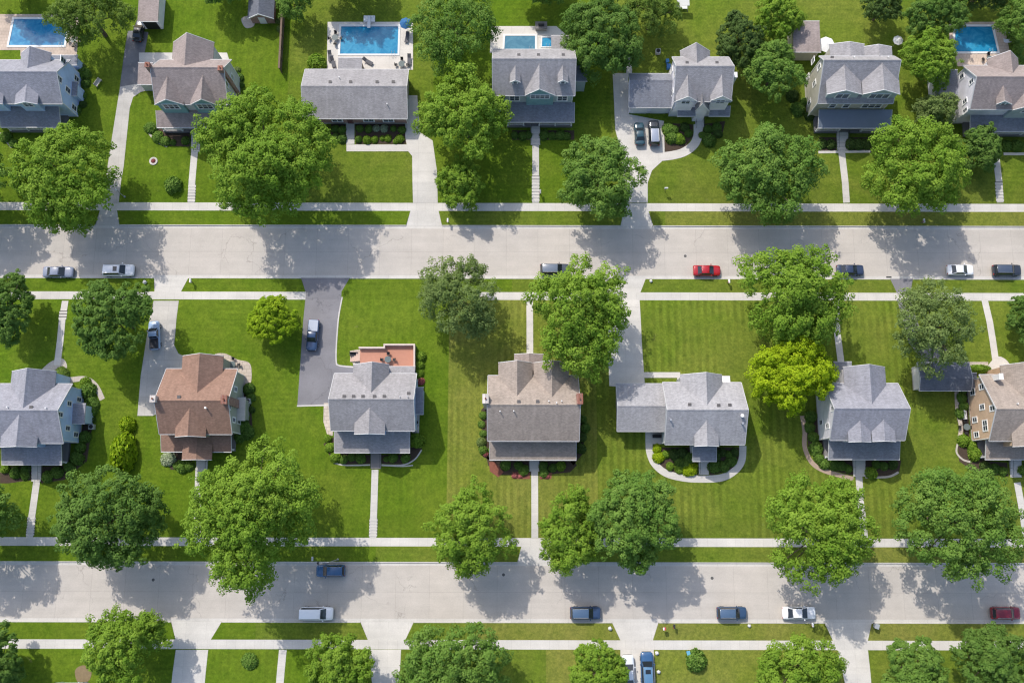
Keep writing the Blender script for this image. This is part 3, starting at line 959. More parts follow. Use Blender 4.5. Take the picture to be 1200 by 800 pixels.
class House:
    def __init__(s, name, label, px, py, wall, roof, cat='house'):
        s.w = G(px, py)
        s.zb = LOT
        s.o = Vector((s.w.x, s.w.y, s.zb))
        s.root = empty(name, s.o, label, cat)
        s.wall, s.roof = wall, RF[roof] if isinstance(roof, str) else roof
        s.k = 0

    def p(s, px, py, h):
        return P(px, py, s.zb + h)

    def b(s, mb, name, mat, parent=None, **kw):
        return mb.build(name, mat, parent or s.root, s.o, **kw)

    def roofz(s, y):
        return s.zr - (s.zr - s.zs) * (s.yr - y) / (s.yr - s.ys) if y < s.yr else s.zr - (s.zr - s.zn) * (y - s.yr) / (s.yn - s.yr)

    def gable_roof(s, x0, x1, ys, yr, yn, zs, zr, zn, parent=None, mat=None, gut=True, t=0.16):
        """roof with its ridge along x"""
        prof = [(ys, zs), (yr, zr), (yn, zn), (yn, zn - t), (yr, zr - t * 1.25), (ys, zs - t)]
        r = s.b(MB().prism(prof, x0, x1, 'x'), 'roof', mat or s.roof, parent)
        sub = r if parent is None else parent
        e = 0.05
        if gut:
            s.b(MB().box(x0, x1, ys - 0.10, ys - 0.005, zs - 0.17, zs - 0.03), 'gutter', M_trim, sub)
            s.b(MB().box(x0, x1, yn + 0.005, yn + 0.10, zn - 0.17, zn - 0.03), 'gutter', M_trim, sub)
        p2 = [(ys - .02, zs + .012), (yr, zr + .012), (yn + .02, zn + .012), (yn + .02, zn - t - .05), (yr, zr - t * 1.25 - .06), (ys - .02, zs - t - .05)]
        s.b(MB().prism(p2, x0 - 0.07, x0 + 0.004, 'x'), 'bargeboard', M_trim, sub)
        s.b(MB().prism(p2, x1 - 0.004, x1 + 0.07, 'x'), 'bargeboard', M_trim, sub)
        m = MB().prism([(yr - .18, zr - .18 * (zr - zs) / (yr - ys) + .025), (yr, zr + .035), (yr + .18, zr - .18 * (zr - zn) / (yn - yr) + .025), (yr, zr - .1)], x0 + .02, x1 - .02, 'x')
        s.b(m, 'ridge_cap', mat or s.roof, sub)
        return r

    def main(s, xl, xr, ry, es, en, zr=8.8, zs=5.9, zn=4.9, inx=0.3, wxl=None, wxr=None):
        a, c = s.p(xl, ry, zr), s.p(xr, ry, zr)
        s.x0, s.x1, s.yr = a.x, c.x, (a.y + c.y) / 2
        xm = (xl + xr) / 2
        s.ys, s.yn = s.p(xm, es, zs).y, s.p(xm, en, zn).y
        s.zr, s.zs, s.zn = s.zb + zr, s.zb + zs, s.zb + zn
        s.r = s.gable_roof(s.x0, s.x1, s.ys, s.yr, s.yn, s.zs, s.zr, s.zn)
        s.wx0, s.wx1, s.wys, s.wyn = s.x0 + inx, s.x1 - inx, s.ys + 0.45, s.yn - 0.45
        d = 0.2
        prof = [(s.wys, s.zb - .3), (s.wys, s.roofz(s.wys) - d), (s.yr, s.zr - d - .05), (s.wyn, s.roofz(s.wyn) - d), (s.wyn, s.zb - .3)]
        s.wl = s.b(MB().prism(prof, s.wx0, s.wx1, 'x'), 'wall', s.wall)
        m = MB()
        m.box(s.wx0 - .03, s.wx1 + .03, s.wys - .03, s.wyn + .03, s.zb - .3, s.zb + .25)
        s.b(m, 'foundation', M_edge)
        # corner boards
        for x in (s.wx0, s.wx1):
            for y in (s.wys, s.wyn):
                s.b(MB().box(x - .06, x + .06, y - .06, y + .06, s.zb + .26, s.roofz(y) - .3), 'corner_board', M_white)
        # roof vents
        return s

    def window(s, side, a, z, w=1.0, h=1.4, n=1, at=None, parent=None, shutters=False):
        """side s/n: a is x; side e/w: a is y; 'at' is the wall plane"""
        z += s.zb
        fr, gl, t = MB(), MB(), 0.06
        W = w * n
        def bx(m, u0, u1, v0, v1, d0, d1):
            if side in 'sn':
                sg = -1 if side == 's' else 1
                y0, y1 = sorted((at + sg * d0, at + sg * d1))
                m.box(u0, u1, y0, y1, v0, v1)
            else:
                sg = 1 if side == 'e' else -1
                x0, x1 = sorted((at + sg * d0, at + sg * d1))
                m.box(x0, x1, u0, u1, v0, v1)
        if at is None: at = {'s': s.wys, 'n': s.wyn, 'e': s.wx1, 'w': s.wx0}[side]
        u0 = a - W / 2
        bx(fr, u0 - .1, u0 + W + .1, z + h, z + h + .12, -.02, .09)
        bx(fr, u0 - .1, u0 + W + .1, z - .12, z, -.02, .11)
        for i in range(n + 1):
            bx(fr, u0 + i * w - (.1 if i in (0, n) else .05), u0 + i * w + (.1 if i in (0, n) else .05), z, z + h, -.02, .07)
        bx(fr, u0, u0 + W, z + h * .5 - .03, z + h * .5 + .03, .0, .06)
        bx(gl, u0 + .02, u0 + W - .02, z + .01, z + h - .01, -.01, .03)
        f = s.b(fr, 'window', M_white, parent)
        s.b(gl, 'pane', M_glass, f if parent is None else parent)
        return f

    def gable(s, side, apex, base, zeh, name='dormer', wins=1, zbot=2.6, over=0.2, mat=None, wall=None, wz=None, winw=0.75, winh=1.1, peak=None, cap=None):
        """cross gable whose ridge runs from the apex pixel (on the main roof) out to the front"""
        xl, xr, py = base
        ze = s.zb + zeh
        a, c = P(xl, py, ze), P(xr, py, ze)
        yf = (a.y + c.y) / 2
        x0, x1 = a.x, c.x
        zr = s.zr - .3
        for _ in range(12):
            q = P(apex[0], apex[1], zr)
            zr = min(s.roofz(q.y) + 0.0, s.zr - 0.06)
        if cap: zr = s.zb + cap
        if peak: zr = min(zr, ze + peak)
        zr = max(zr, ze + 0.5)
        xm = q.x if x0 < q.x < x1 else (x0 + x1) / 2
        yb = s.yr + (-.3 if side == 's' else .3)
        t = .15
        prof = [(x0, ze), (xm, zr), (x1, ze), (x1, ze - t), (xm, zr - t * 1.3), (x0, ze - t)]
        g = s.b(MB().prism(prof, min(yf, yb), max(yf, yb), 'y'), name, mat or s.roof)
        sg = 1 if side == 's' else -1
        m = MB()
        p2 = [(x0 - .03, ze + .012), (xm, zr + .015), (x1 + .03, ze + .012), (x1 + .03, ze - t - .06), (xm, zr - t * 1.3 - .06), (x0 - .03, ze - t - .06)]
        m.prism(p2, yf - .06, yf + .005, 'y') if side == 's' else m.prism(p2, yf - .005, yf + .06, 'y')
        s.b(m, 'bargeboard', M_white, g)
        kx0, kx1 = (zr - ze) / (xm - x0), (zr - ze) / (x1 - xm)
        s.b(MB().prism([(xm - .16, zr - .16 * kx0 + .022), (xm, zr + .03), (xm + .16, zr - .16 * kx1 + .022), (xm, zr - .1)], min(yf, yb) + .02, max(yf, yb), 'y'), 'ridge_cap', mat or s.roof, g)
        inx = .3
        yw = yf + sg * over
        zz = s.zb + zbot
        wp = [(x0 + inx, zz), (x0 + inx, ze + inx * kx0 - t * 1.3), (xm, zr - t * 1.6), (x1 - inx, ze + inx * kx1 - t * 1.3), (x1 - inx, zz)]
        s.b(MB().prism(wp, min(yw, yb), max(yw, yb), 'y'), 'wall', wall or s.wall, g)
        if wins:
            z0 = (wz if wz is not None else zeh - winh - .1)
            s.window(side, (x0 + x1) / 2, z0, winw, winh, wins, yw, g)
        return g, (x0, x1, yf, yw, zr, ze)

    def shed(s, name, xl, xr, yt, yb, zt, zb_, mat=None, fascia=True, t=.13):
        """lean-to roof; yt/yb are pixel rows of its high and low edge"""
        xm = (xl + xr) / 2
        a, c = s.p(xl, yb, zb_), s.p(xr, yb, zb_)
        y1, y0 = s.p(xm, yt, zt).y, (a.y + c.y) / 2
        zt, zb2 = s.zb + zt, s.zb + zb_
        r = s.b(MB().prism([(y0, zb2), (y1, zt), (y1, zt - t), (y0, zb2 - t)], a.x, c.x, 'x'), name, mat or s.roof)
        if fascia:
            m = MB()
            m.box(a.x - .05, c.x + .05, y0 - .12, y0 - .004, zb2 - .2, zb2 + .005)
            q = [(y0, zb2 + .01), (y1, zt + .01), (y1, zt - .2), (y0, zb2 - .2)]
            m.prism(q, a.x - .06, a.x - .003, 'x').prism(q, c.x + .003, c.x + .06, 'x')
            s.b(m, 'fascia', M_trim, r)
        return a.x, c.x, y0, y1, zt, zb2

    def porch(s, xl, xr, yt, yb, n=4, zt=3.7, zb_=2.9, mat=None, steps=None, rail=True, gap=None, mats=M_path):
        x0, x1, y0, y1, zt, zb2 = s.shed('porch_roof', xl, xr, yt, yb, zt, zb_, mat)
        fl = s.zb + .55
        s.b(MB().box(x0 + .2, x1 - .2, y0 + .25, s.wys + .05, s.zb - .2, fl), 'porch_floor', plain('porch_boards', (0.20, 0.19, 0.19), 0.7))
        xs = [x0 + .4 + i * (x1 - x0 - .8) / (n - 1) for i in range(n)]
        for x in xs:
            m = MB().box(x - .1, x + .1, y0 + .35, y0 + .55, fl, zb2 - .1)
            m.box(x - .15, x + .15, y0 + .3, y0 + .6, fl, fl + .2)
            s.b(m, 'porch_post', M_white)
        s.b(MB().box(x0 + .25, x1 - .25, y0 + .36, y0 + .54, zb2 - .36, zb2 - .14), 'beam', M_white)
        sx = None
        if steps:
            sx = s.steps(*steps, fl=fl, y_top=y0 + .27, mat=mats)
        if rail:
            for a, c in zip(xs, xs[1:]):
                m = MB()
                if sx and not (c < sx[0] + .3 or a > sx[1] - .3): continue
                m.box(a + .1, c - .1, y0 + .42, y0 + .48, fl + .8, fl + .87)
                m.box(a + .1, c - .1, y0 + .42, y0 + .48, fl + .12, fl + .18)
                k = int((c - a - .2) / .14)
                for i in range(1, k):
                    x = a + .1 + i * (c - a - .2) / k
                    m.box(x - .02, x + .02, y0 + .43, y0 + .47, fl + .18, fl + .8)
                s.b(m, 'porch_railing', M_white)
        # door and windows behind the porch
        if sx:
            xd = (sx[0] + sx[1]) / 2
            dr = s.b(MB().box(xd - .5, xd + .5, s.wys - .07, s.wys + .02, fl + .02, fl + 2.1), 'door', plain('door_paint', (0.10, 0.035, 0.03), .4))
            s.b(MB().box(xd - .62, xd - .5, s.wys - .09, s.wys + .02, fl, fl + 2.2).box(xd + .5, xd + .62, s.wys - .09, s.wys + .02, fl, fl + 2.2).box(xd - .62, xd + .62, s.wys - .09, s.wys + .02, fl + 2.11, fl + 2.24), 'door_frame', M_white, dr)
            s.b(MB().lathe([(.0, -.04), (.04, 0), (.0, .04)], (xd + .4, s.wys - .1, fl + 1.0), 8), 'door_handle', M_steel, dr)
            for x in (xd - 2.6, xd + 2.6):
                if s.wx0 + 1 < x < s.wx1 - 1: s.window('s', x, .55 + .7, .8, 1.3, 2)
        return x0, x1, y0, fl

    def steps(s, xl, xr, yt, yb, fl=None, y_top=None, n=5, mat=M_path):
        a, c = s.p(xl, yb, 0), s.p(xr, yb, 0)
        y1 = y_top if y_top is not None else s.p(xl, yt, .5).y
        fl = fl or s.zb + .55
        m = MB()
        L = (y1 - a.y) / n
        for i in range(n):
            m.box(a.x, c.x, y1 - (i + 1) * L, y1 - i * L - (.0 if i else .0), s.zb - .1, fl - (i + .35) * (fl - s.zb) / (n + .35) - .01)
        s.b(m, 'steps', mat)
        for x in (a.x + .06, c.x - .06):
            h = MB()
            h.tube((x, y1 - .1, fl + .85), (x, a.y + .1, s.zb + .9), .025, .025, 6)
            for f in (0.02, .5, .98):
                yy = y1 - .1 + (a.y + .2 - y1) * f
                h.tube((x, yy, s.zb), (x, yy, fl + .85 + (s.zb + .05 - fl) * f), .02, .02, 6)
            s.b(h, 'handrail', M_dark)
        return a.x, c.x

    def chimney(s, px, py, w, d, top, mat, base=0.0, flue=True):
        q = s.p(px, py, top)
        x, y, zt = q.x, q.y, s.zb + top
        c = s.b(MB().box(x - w / 2, x + w / 2, y - d / 2, y + d / 2, s.zb + base, zt), 'chimney', mat, bevel=.02)
        s.b(MB().box(x - w / 2 - .04, x + w / 2 + .04, y - d / 2 - .04, y + d / 2 + .04, zt + .003, zt + .1), 'chimney_cap', mat, c)
        if flue:
            s.b(MB().lathe([(.14, .142), (.14, .38), (.1, .38), (.1, .2)], (x, y, zt), 10), 'flue', plain('clay', (0.30, 0.13, 0.08)), c)
        return c

    def vents(s, lst, kind='roof_vent'):
        for px, py in lst:
            z = s.zr
            for _ in range(6):
                q = P(px, py, z); z = s.roofz(q.y)
            m = MB().box(q.x - .2, q.x + .2, q.y - .2, q.y + .2, z - .15, z + .16)
            m.box(q.x - .26, q.x + .26, q.y - .26, q.y + .26, z + .16, z + .2)
            s.b(m, kind, plain('vent_metal', (0.09, 0.085, 0.085), .6))

    def pipes(s, lst, white=False, r=.07, h=.5):
        for px, py in lst:
            z = s.zr
            for _ in range(6):
                q = P(px, py, z); z = s.roofz(q.y)
            s.b(MB().lathe([(r, -.2), (r, h), (r * 1.4, h), (r * 1.4, h + .05)], (q.x, q.y, z), 8), 'vent_pipe', M_white if white else M_steel)

    def block(s, name, xl, xr, yt, yb, h, wallmat=None, roofmat=None, zt=None, t=.14):
        """low wing: walls with a lean-to or flat roof; pixels are the roof outline"""
        hb = h
        zt = zt or h + .25
        xm = (xl + xr) / 2
        a, c = s.p(xl, yb, h), s.p(xr, yb, h)
        y0, y1 = a.y, s.p(xm, yt, zt).y
        w = s.b(MB().prism([(y0 + .2, s.zb - .2), (y0 + .2, s.zb + h - t - .02), (y1 - .2, s.zb + zt - t - .02), (y1 - .2, s.zb - .2)], a.x + .2, c.x - .2, 'x'), name, wallmat or s.wall)
        r = s.b(MB().prism([(y0, s.zb + h), (y1, s.zb + zt), (y1, s.zb + zt - t), (y0, s.zb + h - t)], a.x, c.x, 'x'), 'roof', roofmat or s.roof, w)
        s.b(MB().box(a.x - .05, c.x + .05, y0 - .10, y0 - .004, s.zb + h - .18, s.zb + h - .01), 'gutter', M_trim, w)
        s.b(MB().box(a.x - .05, c.x + .05, y1 + .004, y1 + .10, s.zb + zt - .18, s.zb + zt - .01), 'gutter', M_trim, w)
        return a.x, c.x, y0, y1


W_blue = siding('siding_pale_blue', (0.50, 0.64, 0.90))
W_sage = siding('siding_sage', (0.56, 0.56, 0.56))
W_white = siding('siding_white', (0.80, 0.78, 0.84))
W_grey = siding('siding_grey', (0.42, 0.45, 0.48))
W_teal = siding('siding_teal', (0.20, 0.36, 0.38))
W_greygreen = siding('siding_grey_green', (0.40, 0.47, 0.48))
W_cream = siding('siding_cream', (0.52, 0.50, 0.43))
W_olive = siding('siding_grey_olive', (0.36, 0.37, 0.31))
W_peach = siding('siding_peach', (0.66, 0.47, 0.33))
W_tanw = siding('siding_tan', (0.46, 0.40, 0.33))
W_brick = brick('red_brick', (0.25, 0.10, 0.07))
W_whitebrick = brick('pale_brick', (0.55, 0.50, 0.46), (0.5, 0.48, 0.45))

# --- middle row
h = House('house', 'Pale blue house cut by the left edge in the middle row', 40, 490, W_blue, 'bluegrey')
h.main(-40, 67, 480.5, 519, 449.5, 9.0, 6.2, 5.0)
h.gable('n', (27, 478), (14, 66, 435), 5.4, 'cross_gable', 0, 0)
h.gable('s', (22.5, 485), (0, 43, 523.5), 6.8, 'cross_gable', 2, 2.6)
h.porch(2, 72, 518, 544, 4, steps=(37, 48, 545, 564))
h.block('bay', 84, 99, 473, 496, 3.4, zt=3.6)
for yy, z in ((1.5, 4.2), (-2.4, 4.0), (-.5, 6.7)): h.window('e', h.yr + yy, z, .8, 1.3, 1)
for yy in (-3.2, 2.5): h.window('e', h.yr + yy, 1.1, .8, 1.4, 1)
h.vents([(37, 477)]); h.pipes([(10, 477), (55, 478)], True)

h = House('house', 'House with reddish brown roof and two chimneys beside the old concrete driveway', 232, 480, W_olive, 'brown')
h.main(180.5, 267, 469, 508.5, 432, 9.0, 6.0, 5.0)
h.gable('n', (231, 460), (214, 262, 417), 5.5, 'cross_gable', 0, 0)
h.gable('s', (222, 478), (205, 241, 511.5), 6.6, 'cross_gable', 2, 2.8)
h.porch(189, 271, 507, 529, 4, steps=(230, 243, 539, 552), mats=M_path)
h.gable('s', (228, 516), (213, 248, 538.5), 3.3, 'entry_gable', 0, 2.9, peak=1.0, cap=4.6)
h.chimney(179, 467, .8, 1.0, 9.7, W_whitebrick, 0)
h.chimney(262.5, 468, .9, 1.3, 9.6, W_brick, 0)
h.pipes([(237, 440), (242, 478)], True, .12, .6); h.vents([(210, 465)])
h.block('bay', 277, 287, 466, 492, 3.0, zt=3.3, roofmat=M_edge)
for yy, z in ((2.3, 4.0), (-2.6, 4.0), (-.8, 6.6), (-2.6, 1.2)): h.window('e', h.yr + yy, z, .8, 1.3, 1)

h = House('house', 'Grey-roofed house with a terracotta deck behind, beside the asphalt driveway', 436, 480, W_blue, 'grey')
h.main(385, 484.5, 467.5, 504.5, 437.5, 9.0, 6.2, 5.2)
h.gable('n', (435, 460), (414, 456, 427), 5.4, 'cross_gable', 0, 0)
h.block('rear_porch', 454, 486, 429.5, 440, 3.0, zt=2.8)
h.gable('s', (433, 477.5), (415, 451, 508.5), 6.9, 'cross_gable', 3, 2.9, winw=.7)
h.porch(392, 480, 503.5, 530, 4, steps=(434.5, 446.5, 531, 549), mats=plain('step_boards', (0.25, 0.23, 0.22)))
h.block('bay', 484, 496, 454, 485, 3.0, zt=3.5, roofmat=RF['slate'])
h.vents([(403.5, 464.5), (414.5, 464.5), (425.5, 464.5), (439, 464.5), (450.5, 464.5), (479, 461)])
h.pipes([(469, 465), (478, 465), (425, 445)], False)
for yy in (-2.8, 2.0): h.window('e', h.yr + yy, 4.0, .8, 1.3, 1)

h = House('house', 'Tan-roofed house with a chimney at each end and a full-width porch', 626, 480, W_tanw, 'tan')
h.main(571, 680, 474, 516.5, 440, 9.0, 5.9, 5.2)
h.gable('n', (606, 464), (584, 624, 425), 5.5, 'cross_gable', 0, 0)
h.gable('n', (647, 465), (625.5, 666.5, 425), 5.5, 'cross_gable', 0, 0)
h.gable('n', (620, 428), (602.5, 637, 415), 3.0, 'entry_gable', 0, 0, peak=.9, cap=4.0, mat=RF['taupe'])
h.porch(574, 675, 514, 538.5, 5, zt=3.9, zb_=2.9, mat=RF['tan'], steps=(620, 632, 539, 552))
h.chimney(569, 467, .9, 1.4, 9.4, W_whitebrick)
h.chimney(679.5, 467, .9, 1.6, 9.4, W_brick)
h.vents([(608, 470.5), (630, 470.5), (607.5, 434), (648, 434)]); h.pipes([(586, 482), (602, 481.5), (652, 472), (658, 470), (643, 470)], True)

h = House('house', 'Grey-roofed house with a low garage wing and a curved concrete loop walk in front', 826, 490, W_grey, 'light')
h.main(782, 877, 480, 520.5, 448, 8.2, 5.2, 4.6)
h.gable('n', (829, 474), (797, 846, 439), 4.9, 'cross_gable', 0, 0)
h.block('rear_porch', 838, 856, 441, 450, 2.7, zt=2.5, roofmat=M_white)
h.gable('s', (828, 492.5), (814, 842.5, 522.5), 6.0, 'cross_gable', 1, 2.8)
x0, x1, y0, y1, zt, zb2 = h.shed('entry_roof', 812, 839.5, 521, 540, 3.3, 2.8, RF['slate'])
for x in (x0 + .3, x1 - .3): h.b(MB().box(x - .1, x + .1, y0 + .2, y0 + .4, h.zb, zb2 - .1), 'porch_post', M_white)
h.b(MB().box(x0 + .1, x1 - .1, y0 + .1, h.wys, h.zb - .1, h.zb + .45), 'porch_floor', M_path)
h.steps(819, 830.5, 540, 556, h.zb + .45, y0 + .12)
for xx in (-5.0, -2.9, 3.2, 5.2): h.window('s', (h.x0 + h.x1) / 2 + xx, 2.9, .8, 1.2, 1); h.window('s', (h.x0 + h.x1) / 2 + xx, .8, .8, 1.3, 1)
a, c = h.p(724, 475.5, 5.0), h.p(779, 475.5, 5.0)
gy0, gy1 = h.p(750, 505, 3.3).y, h.p(750, 449.5, 3.3).y
w = h.b(MB().prism([(gy0 + .3, h.zb - .2), (gy0 + .3, h.zb + 3.3), (a.y, h.zb + 4.8), (gy1 - .3, h.zb + 3.3), (gy1 - .3, h.zb - .2)], a.x + .3, h.wx0 + .2, 'x'), 'garage', W_white)
h.gable_roof(a.x, h.wx0 + .1, gy0, a.y, gy1, h.zb + 3.3, h.zb + 5.0, h.zb + 3.3, w)
h.b(MB().box(a.x + 1, h.wx0 - 1, gy1 - .28, gy1 - .22, h.zb + .05, h.zb + 2.2), 'garage_door', M_white, w)
h.vents([(808, 474), (842, 475), (855, 474.5)]); h.pipes([(785.5, 492)], False, .12)
h.pipes([(869, 487)], True, .2, .5); h.pipes([(869.5, 496)], False, .14, .6)

h = House('house', 'White house with twin front dormers beside the vivid yellow-green tree', 1012, 490, W_white, 'bluegrey')
h.main(978, 1067, 478.5, 515.5, 449, 9.0, 6.2, 5.2)
h.gable('n', (1022, 473), (988, 1037, 430), 5.5, 'cross_gable', 0, 0)
h.gable('s', (1008, 492.5), (994.5, 1021, 517.5), 7.0, 'dormer', 2, 3.0)
h.gable('s', (1035.5, 491.5), (1022.5, 1050, 517), 7.0, 'dormer', 2, 3.0)
h.porch(971, 1054, 515, 538, 4, mat=RF['slate'], steps=(1000, 1014, 539, 558))
h.block('rear_porch', 979, 1000, 424, 447, 2.9, zt=2.7, roofmat=RF['slate'])
h.vents([(1013, 458)]); h.pipes([(1020, 447), (1021, 455), (1018, 463)], True)
for yy, z in ((2.8, 4.0), (-2.3, 4.0), (.2, 6.8), (2.6, 1.1), (-1.5, 1.1)): h.window('w', h.yr + yy, z, .8, 1.3, 1)

h = House('house', 'Peach-walled house with tan roof and white windows, cut by the right edge', 1180, 490, W_peach, 'tan')
h.main(1168, 1250, 479, 516.5, 439, 9.0, 6.0, 4.8)
h.gable('n', (1205, 470), (1172, 1228, 428), 5.0, 'cross_gable', 0, 0)
h.gable('s', (1206, 488), (1187, 1226, 523), 6.7, 'cross_gable', 2, 2.8)
h.porch(1155, 1240, 515, 538, 4, steps=(1184, 1197, 541, 559))
for yy, z, n in ((4.0, 4.0, 1), (3.9, 1.1, 2), (-2.2, 4.0, 2), (0.3, 6.6, 1), (0.8, 3.6, 1), (-3.4, 1.1, 1), (-1, 1.0, 1)): h.window('w', h.yr + yy, z, .85, 1.3, n)
h.chimney(1173, 441, .6, .9, 7.2, M_white, 4.0, False)
h.pipes([(1191, 473)], True)

h = House('garage', 'Low dark-roofed detached garage under the grey-olive tree beside the peach-walled house', 1105, 442, W_white, 'dark', 'garage')
h.main(1079, 1140, 443, 457.5, 425, 3.6, 2.8, 2.8, .25)
h.b(MB().box(h.wx0 + .8, h.wx0 + 3.4, h.wyn - .02, h.wyn + .04, h.zb + .05, h.zb + 2.2), 'garage_door', M_white)
h = House('breezeway', 'Small dark-roofed breezeway joining the low garage to the peach-walled house', 1142, 444, W_white, 'dark', 'breezeway')
h.block('roof_block', 1135, 1146, 437, 454, 2.6, zt=2.6)

# --- upper row
h = House('house', 'Light blue house with grey roof at the upper left, next to the top left pool', 35, 110, W_blue, 'bluegrey')
h.main(-40, 66, 84, 121.5, 70.5, 9.0, 6.2, 5.0)
h.gable('n', (32, 80), (25, 60, 62), 5.6, 'cross_gable', 0, 0)
h.gable('s', (31, 99), (17, 44, 122), 7.0, 'dormer', 2, 3.0)
h.gable('s', (-12, 99), (-27, 3, 122), 7.0, 'dormer', 2, 3.0)
h.porch(1, 71, 124, 149, 4, zt=4.2, mat=RF['slate'])
for yy, z in ((3.2, 6.0), (-.5, 6.6), (-1.0, 3.6), (-3, 1.0), (2.3, 1.1)): h.window('e', h.yr + yy, z, 1.0, 1.5, 1)
h.block('bay', 80, 90, 96, 112, 3.0, zt=3.2)
h.block('rear_porch', 55, 90, 65, 76, 2.8, zt=2.9, roofmat=RF['slate'])

h = House('house', 'Taupe-roofed house with two teal front gables and two brick chimneys', 222, 110, W_sage, 'taupe')
h.main(176, 262, 79, 122.5, 70, 10.0, 7.0, 6.4)
h.gable('n', (216, 77), (203, 251, 50), 6.0, 'cross_gable', 0, 0)
h.gable('s', (196, 89), (181, 215, 122.5), 7.3, 'cross_gable', 3, 2.9, wall=W_teal, over=.12, winw=.85, winh=1.7)
h.gable('s', (237.5, 88), (223, 253, 122.5), 7.3, 'cross_gable', 3, 2.9, wall=W_teal, over=.12, winw=.85, winh=1.7)
h.porch(184, 254, 129.5, 149.5, 4, zt=3.9, mat=RF['taupe'], steps=(224, 234, 158, 178))
h.block('side_porch', 161, 178, 74, 99, 2.9, zt=3.2)
h.chimney(172.5, 76, .75, .8, 10.5, W_brick)
h.chimney(258, 80, .75, .8, 10.5, W_brick)
for yy, z in ((1.0, 4.0), (-3, 4.0), (-1.5, 6.4), (-3, 1.1)): h.window('e', h.yr + yy, z, .8, 1.3, 1)

h = House('ranch_house', 'Long low grey-roofed ranch house with brick front, below the large pool', 418, 115, W_brick, 'grey')
h.main(353, 476.5, 101, 139, 81.5, 5.2, 3.1, 3.1)
h.block('rear_porch', 396, 424, 68, 84, 2.8, zt=2.9)
h.vents([(387, 96.5), (411, 96.5), (442, 96.5), (461, 96.5)]); h.pipes([(398, 92), (454, 123)], True)
xm = (h.x0 + h.x1) / 2
for px in (395, 432, 455): h.window('s', h.p(px, 141, 1.5).x, .9, .9, 1.3, 2)
xd = h.p(410.5, 141, 1).x
d_ = h.b(MB().box(xd - .5, xd + .5, h.wys - .07, h.wys + .02, h.zb + .1, h.zb + 2.15), 'door', plain('door_paint', (0.10, 0.035, 0.03), .4))
h.b(MB().lathe([(.0, -.04), (.04, 0), (.0, .04)], (xd + .4, h.wys - .1, h.zb + 1.1), 8), 'door_handle', M_steel, d_)
h.window('e', h.yr - 1, 1.0, .9, 1.3, 1)

h = House('house', 'Grey-roofed house with a large centre gable between two small dormers', 632, 110, W_greygreen, 'grey')
h.main(577, 675, 69, 112, 58, 10.6, 7.3, 7.4)
h.gable('s', (632, 75), (615, 651, 112), 7.7, 'cross_gable', 4, 2.9, wall=W_teal, winw=.8, winh=1.2)
h.gable('s', (604, 76.5), (597.5, 610, 96.5), 9.2, 'dormer', 1, 6.5)
h.gable('s', (659.5, 76.5), (653.5, 666, 96.5), 9.2, 'dormer', 1, 6.5)
h.porch(592, 673, 120, 143, 5, mat=RF['slate'], steps=(622, 633, 153, 170), zt=3.8)
for px in (603, 659): h.window('s', h.p(px, 116, 5.4).x, 4.6, .85, 1.5, 2)
h.block('east_wing', 672, 688, 70, 95, 4.4, zt=4.6, roofmat=RF['slate'])
h.block('rear_porch', 646, 668, 42, 60, 2.9, zt=3.0)
h.vents([(608, 65), (631, 65), (660, 65)])

h = House('house', 'House with three pointed front gables and an attached garage wing', 815, 110, W_white, 'grey')
h.main(792.5, 860.5, 77.5, 119, 67, 9.9, 6.9, 6.6)
h.gable('n', (817, 74), (797, 832, 60), 6.0, 'cross_gable', 0, 0)
h.gable('s', (806, 87.5), (792, 817, 118.5), 7.4, 'cross_gable', 2, 2.9, over=.15)
h.gable('s', (846, 87.5), (832.5, 858, 118), 7.4, 'cross_gable', 2, 2.9, over=.15)
h.gable('s', (823, 109), (815, 831.5, 130), 4.7, 'entry_gable', 0, 0, over=.2)
x0, x1, y0, y1, zt, zb2 = h.shed('porch_roof', 794, 815, 124, 136, 3.8, 3.0, W_teal and RF['slate'])
x0, x1, y0, y1, zt, zb2 = h.shed('porch_roof', 831, 855, 124, 136, 3.8, 3.0, RF['slate'])
for px in (803, 843): h.window('s', h.p(px, 140, 1.5).x, .8, .8, 1.4, 3)
q = h.p(823, 140, 1.2)
d_ = h.b(MB().box(q.x - .5, q.x + .5, h.wys - .07, h.wys + .02, h.zb + .3, h.zb + 2.35), 'door', plain('door_paint', (0.10, 0.035, 0.03), .4))
h.b(MB().lathe([(.0, -.04), (.04, 0), (.0, .04)], (q.x + .4, h.wys - .1, h.zb + 1.2), 8), 'door_handle', M_steel, d_)
h.steps(815, 825, 140, 152, h.zb + .3, h.wys - .1)
for yy, z in ((2, 3.8), (-2, 3.8), (0, 6.4), (-3, 1.1)): h.window('w', h.yr + yy, z, .8, 1.3, 1)
a, c = h.p(738, 94, 4.8), h.p(792, 94, 4.8)
gy0, gy1 = h.p(762, 126, 3.0).y, h.p(762, 86.5, 3.6).y
w = h.b(MB().prism([(gy0 + .3, h.zb - .2), (gy0 + .3, h.zb + 3.0), (a.y, h.zb + 4.6), (gy1 - .3, h.zb + 3.6), (gy1 - .3, h.zb - .2)], a.x + .3, h.wx0 + .2, 'x'), 'garage', W_white)
h.gable_roof(a.x, h.wx0 + .05, gy0, a.y, gy1, h.zb + 3.0, h.zb + 4.8, h.zb + 3.6, w, RF['slate'])
m1 = a.x + (h.wx0 - a.x) * .28; m2 = a.x + (h.wx0 - a.x) * .74
for mm in (m1, m2): h.b(MB().box(mm - 1.35, mm + 1.35, gy0 + .24, gy0 + .31, h.zb + .03, h.zb + 2.3), 'garage_door', M_white, w)
h.vents([(805, 74), (840, 74)])
h.chimney(862, 88, .5, .9, 5.6, M_white, 0, False)

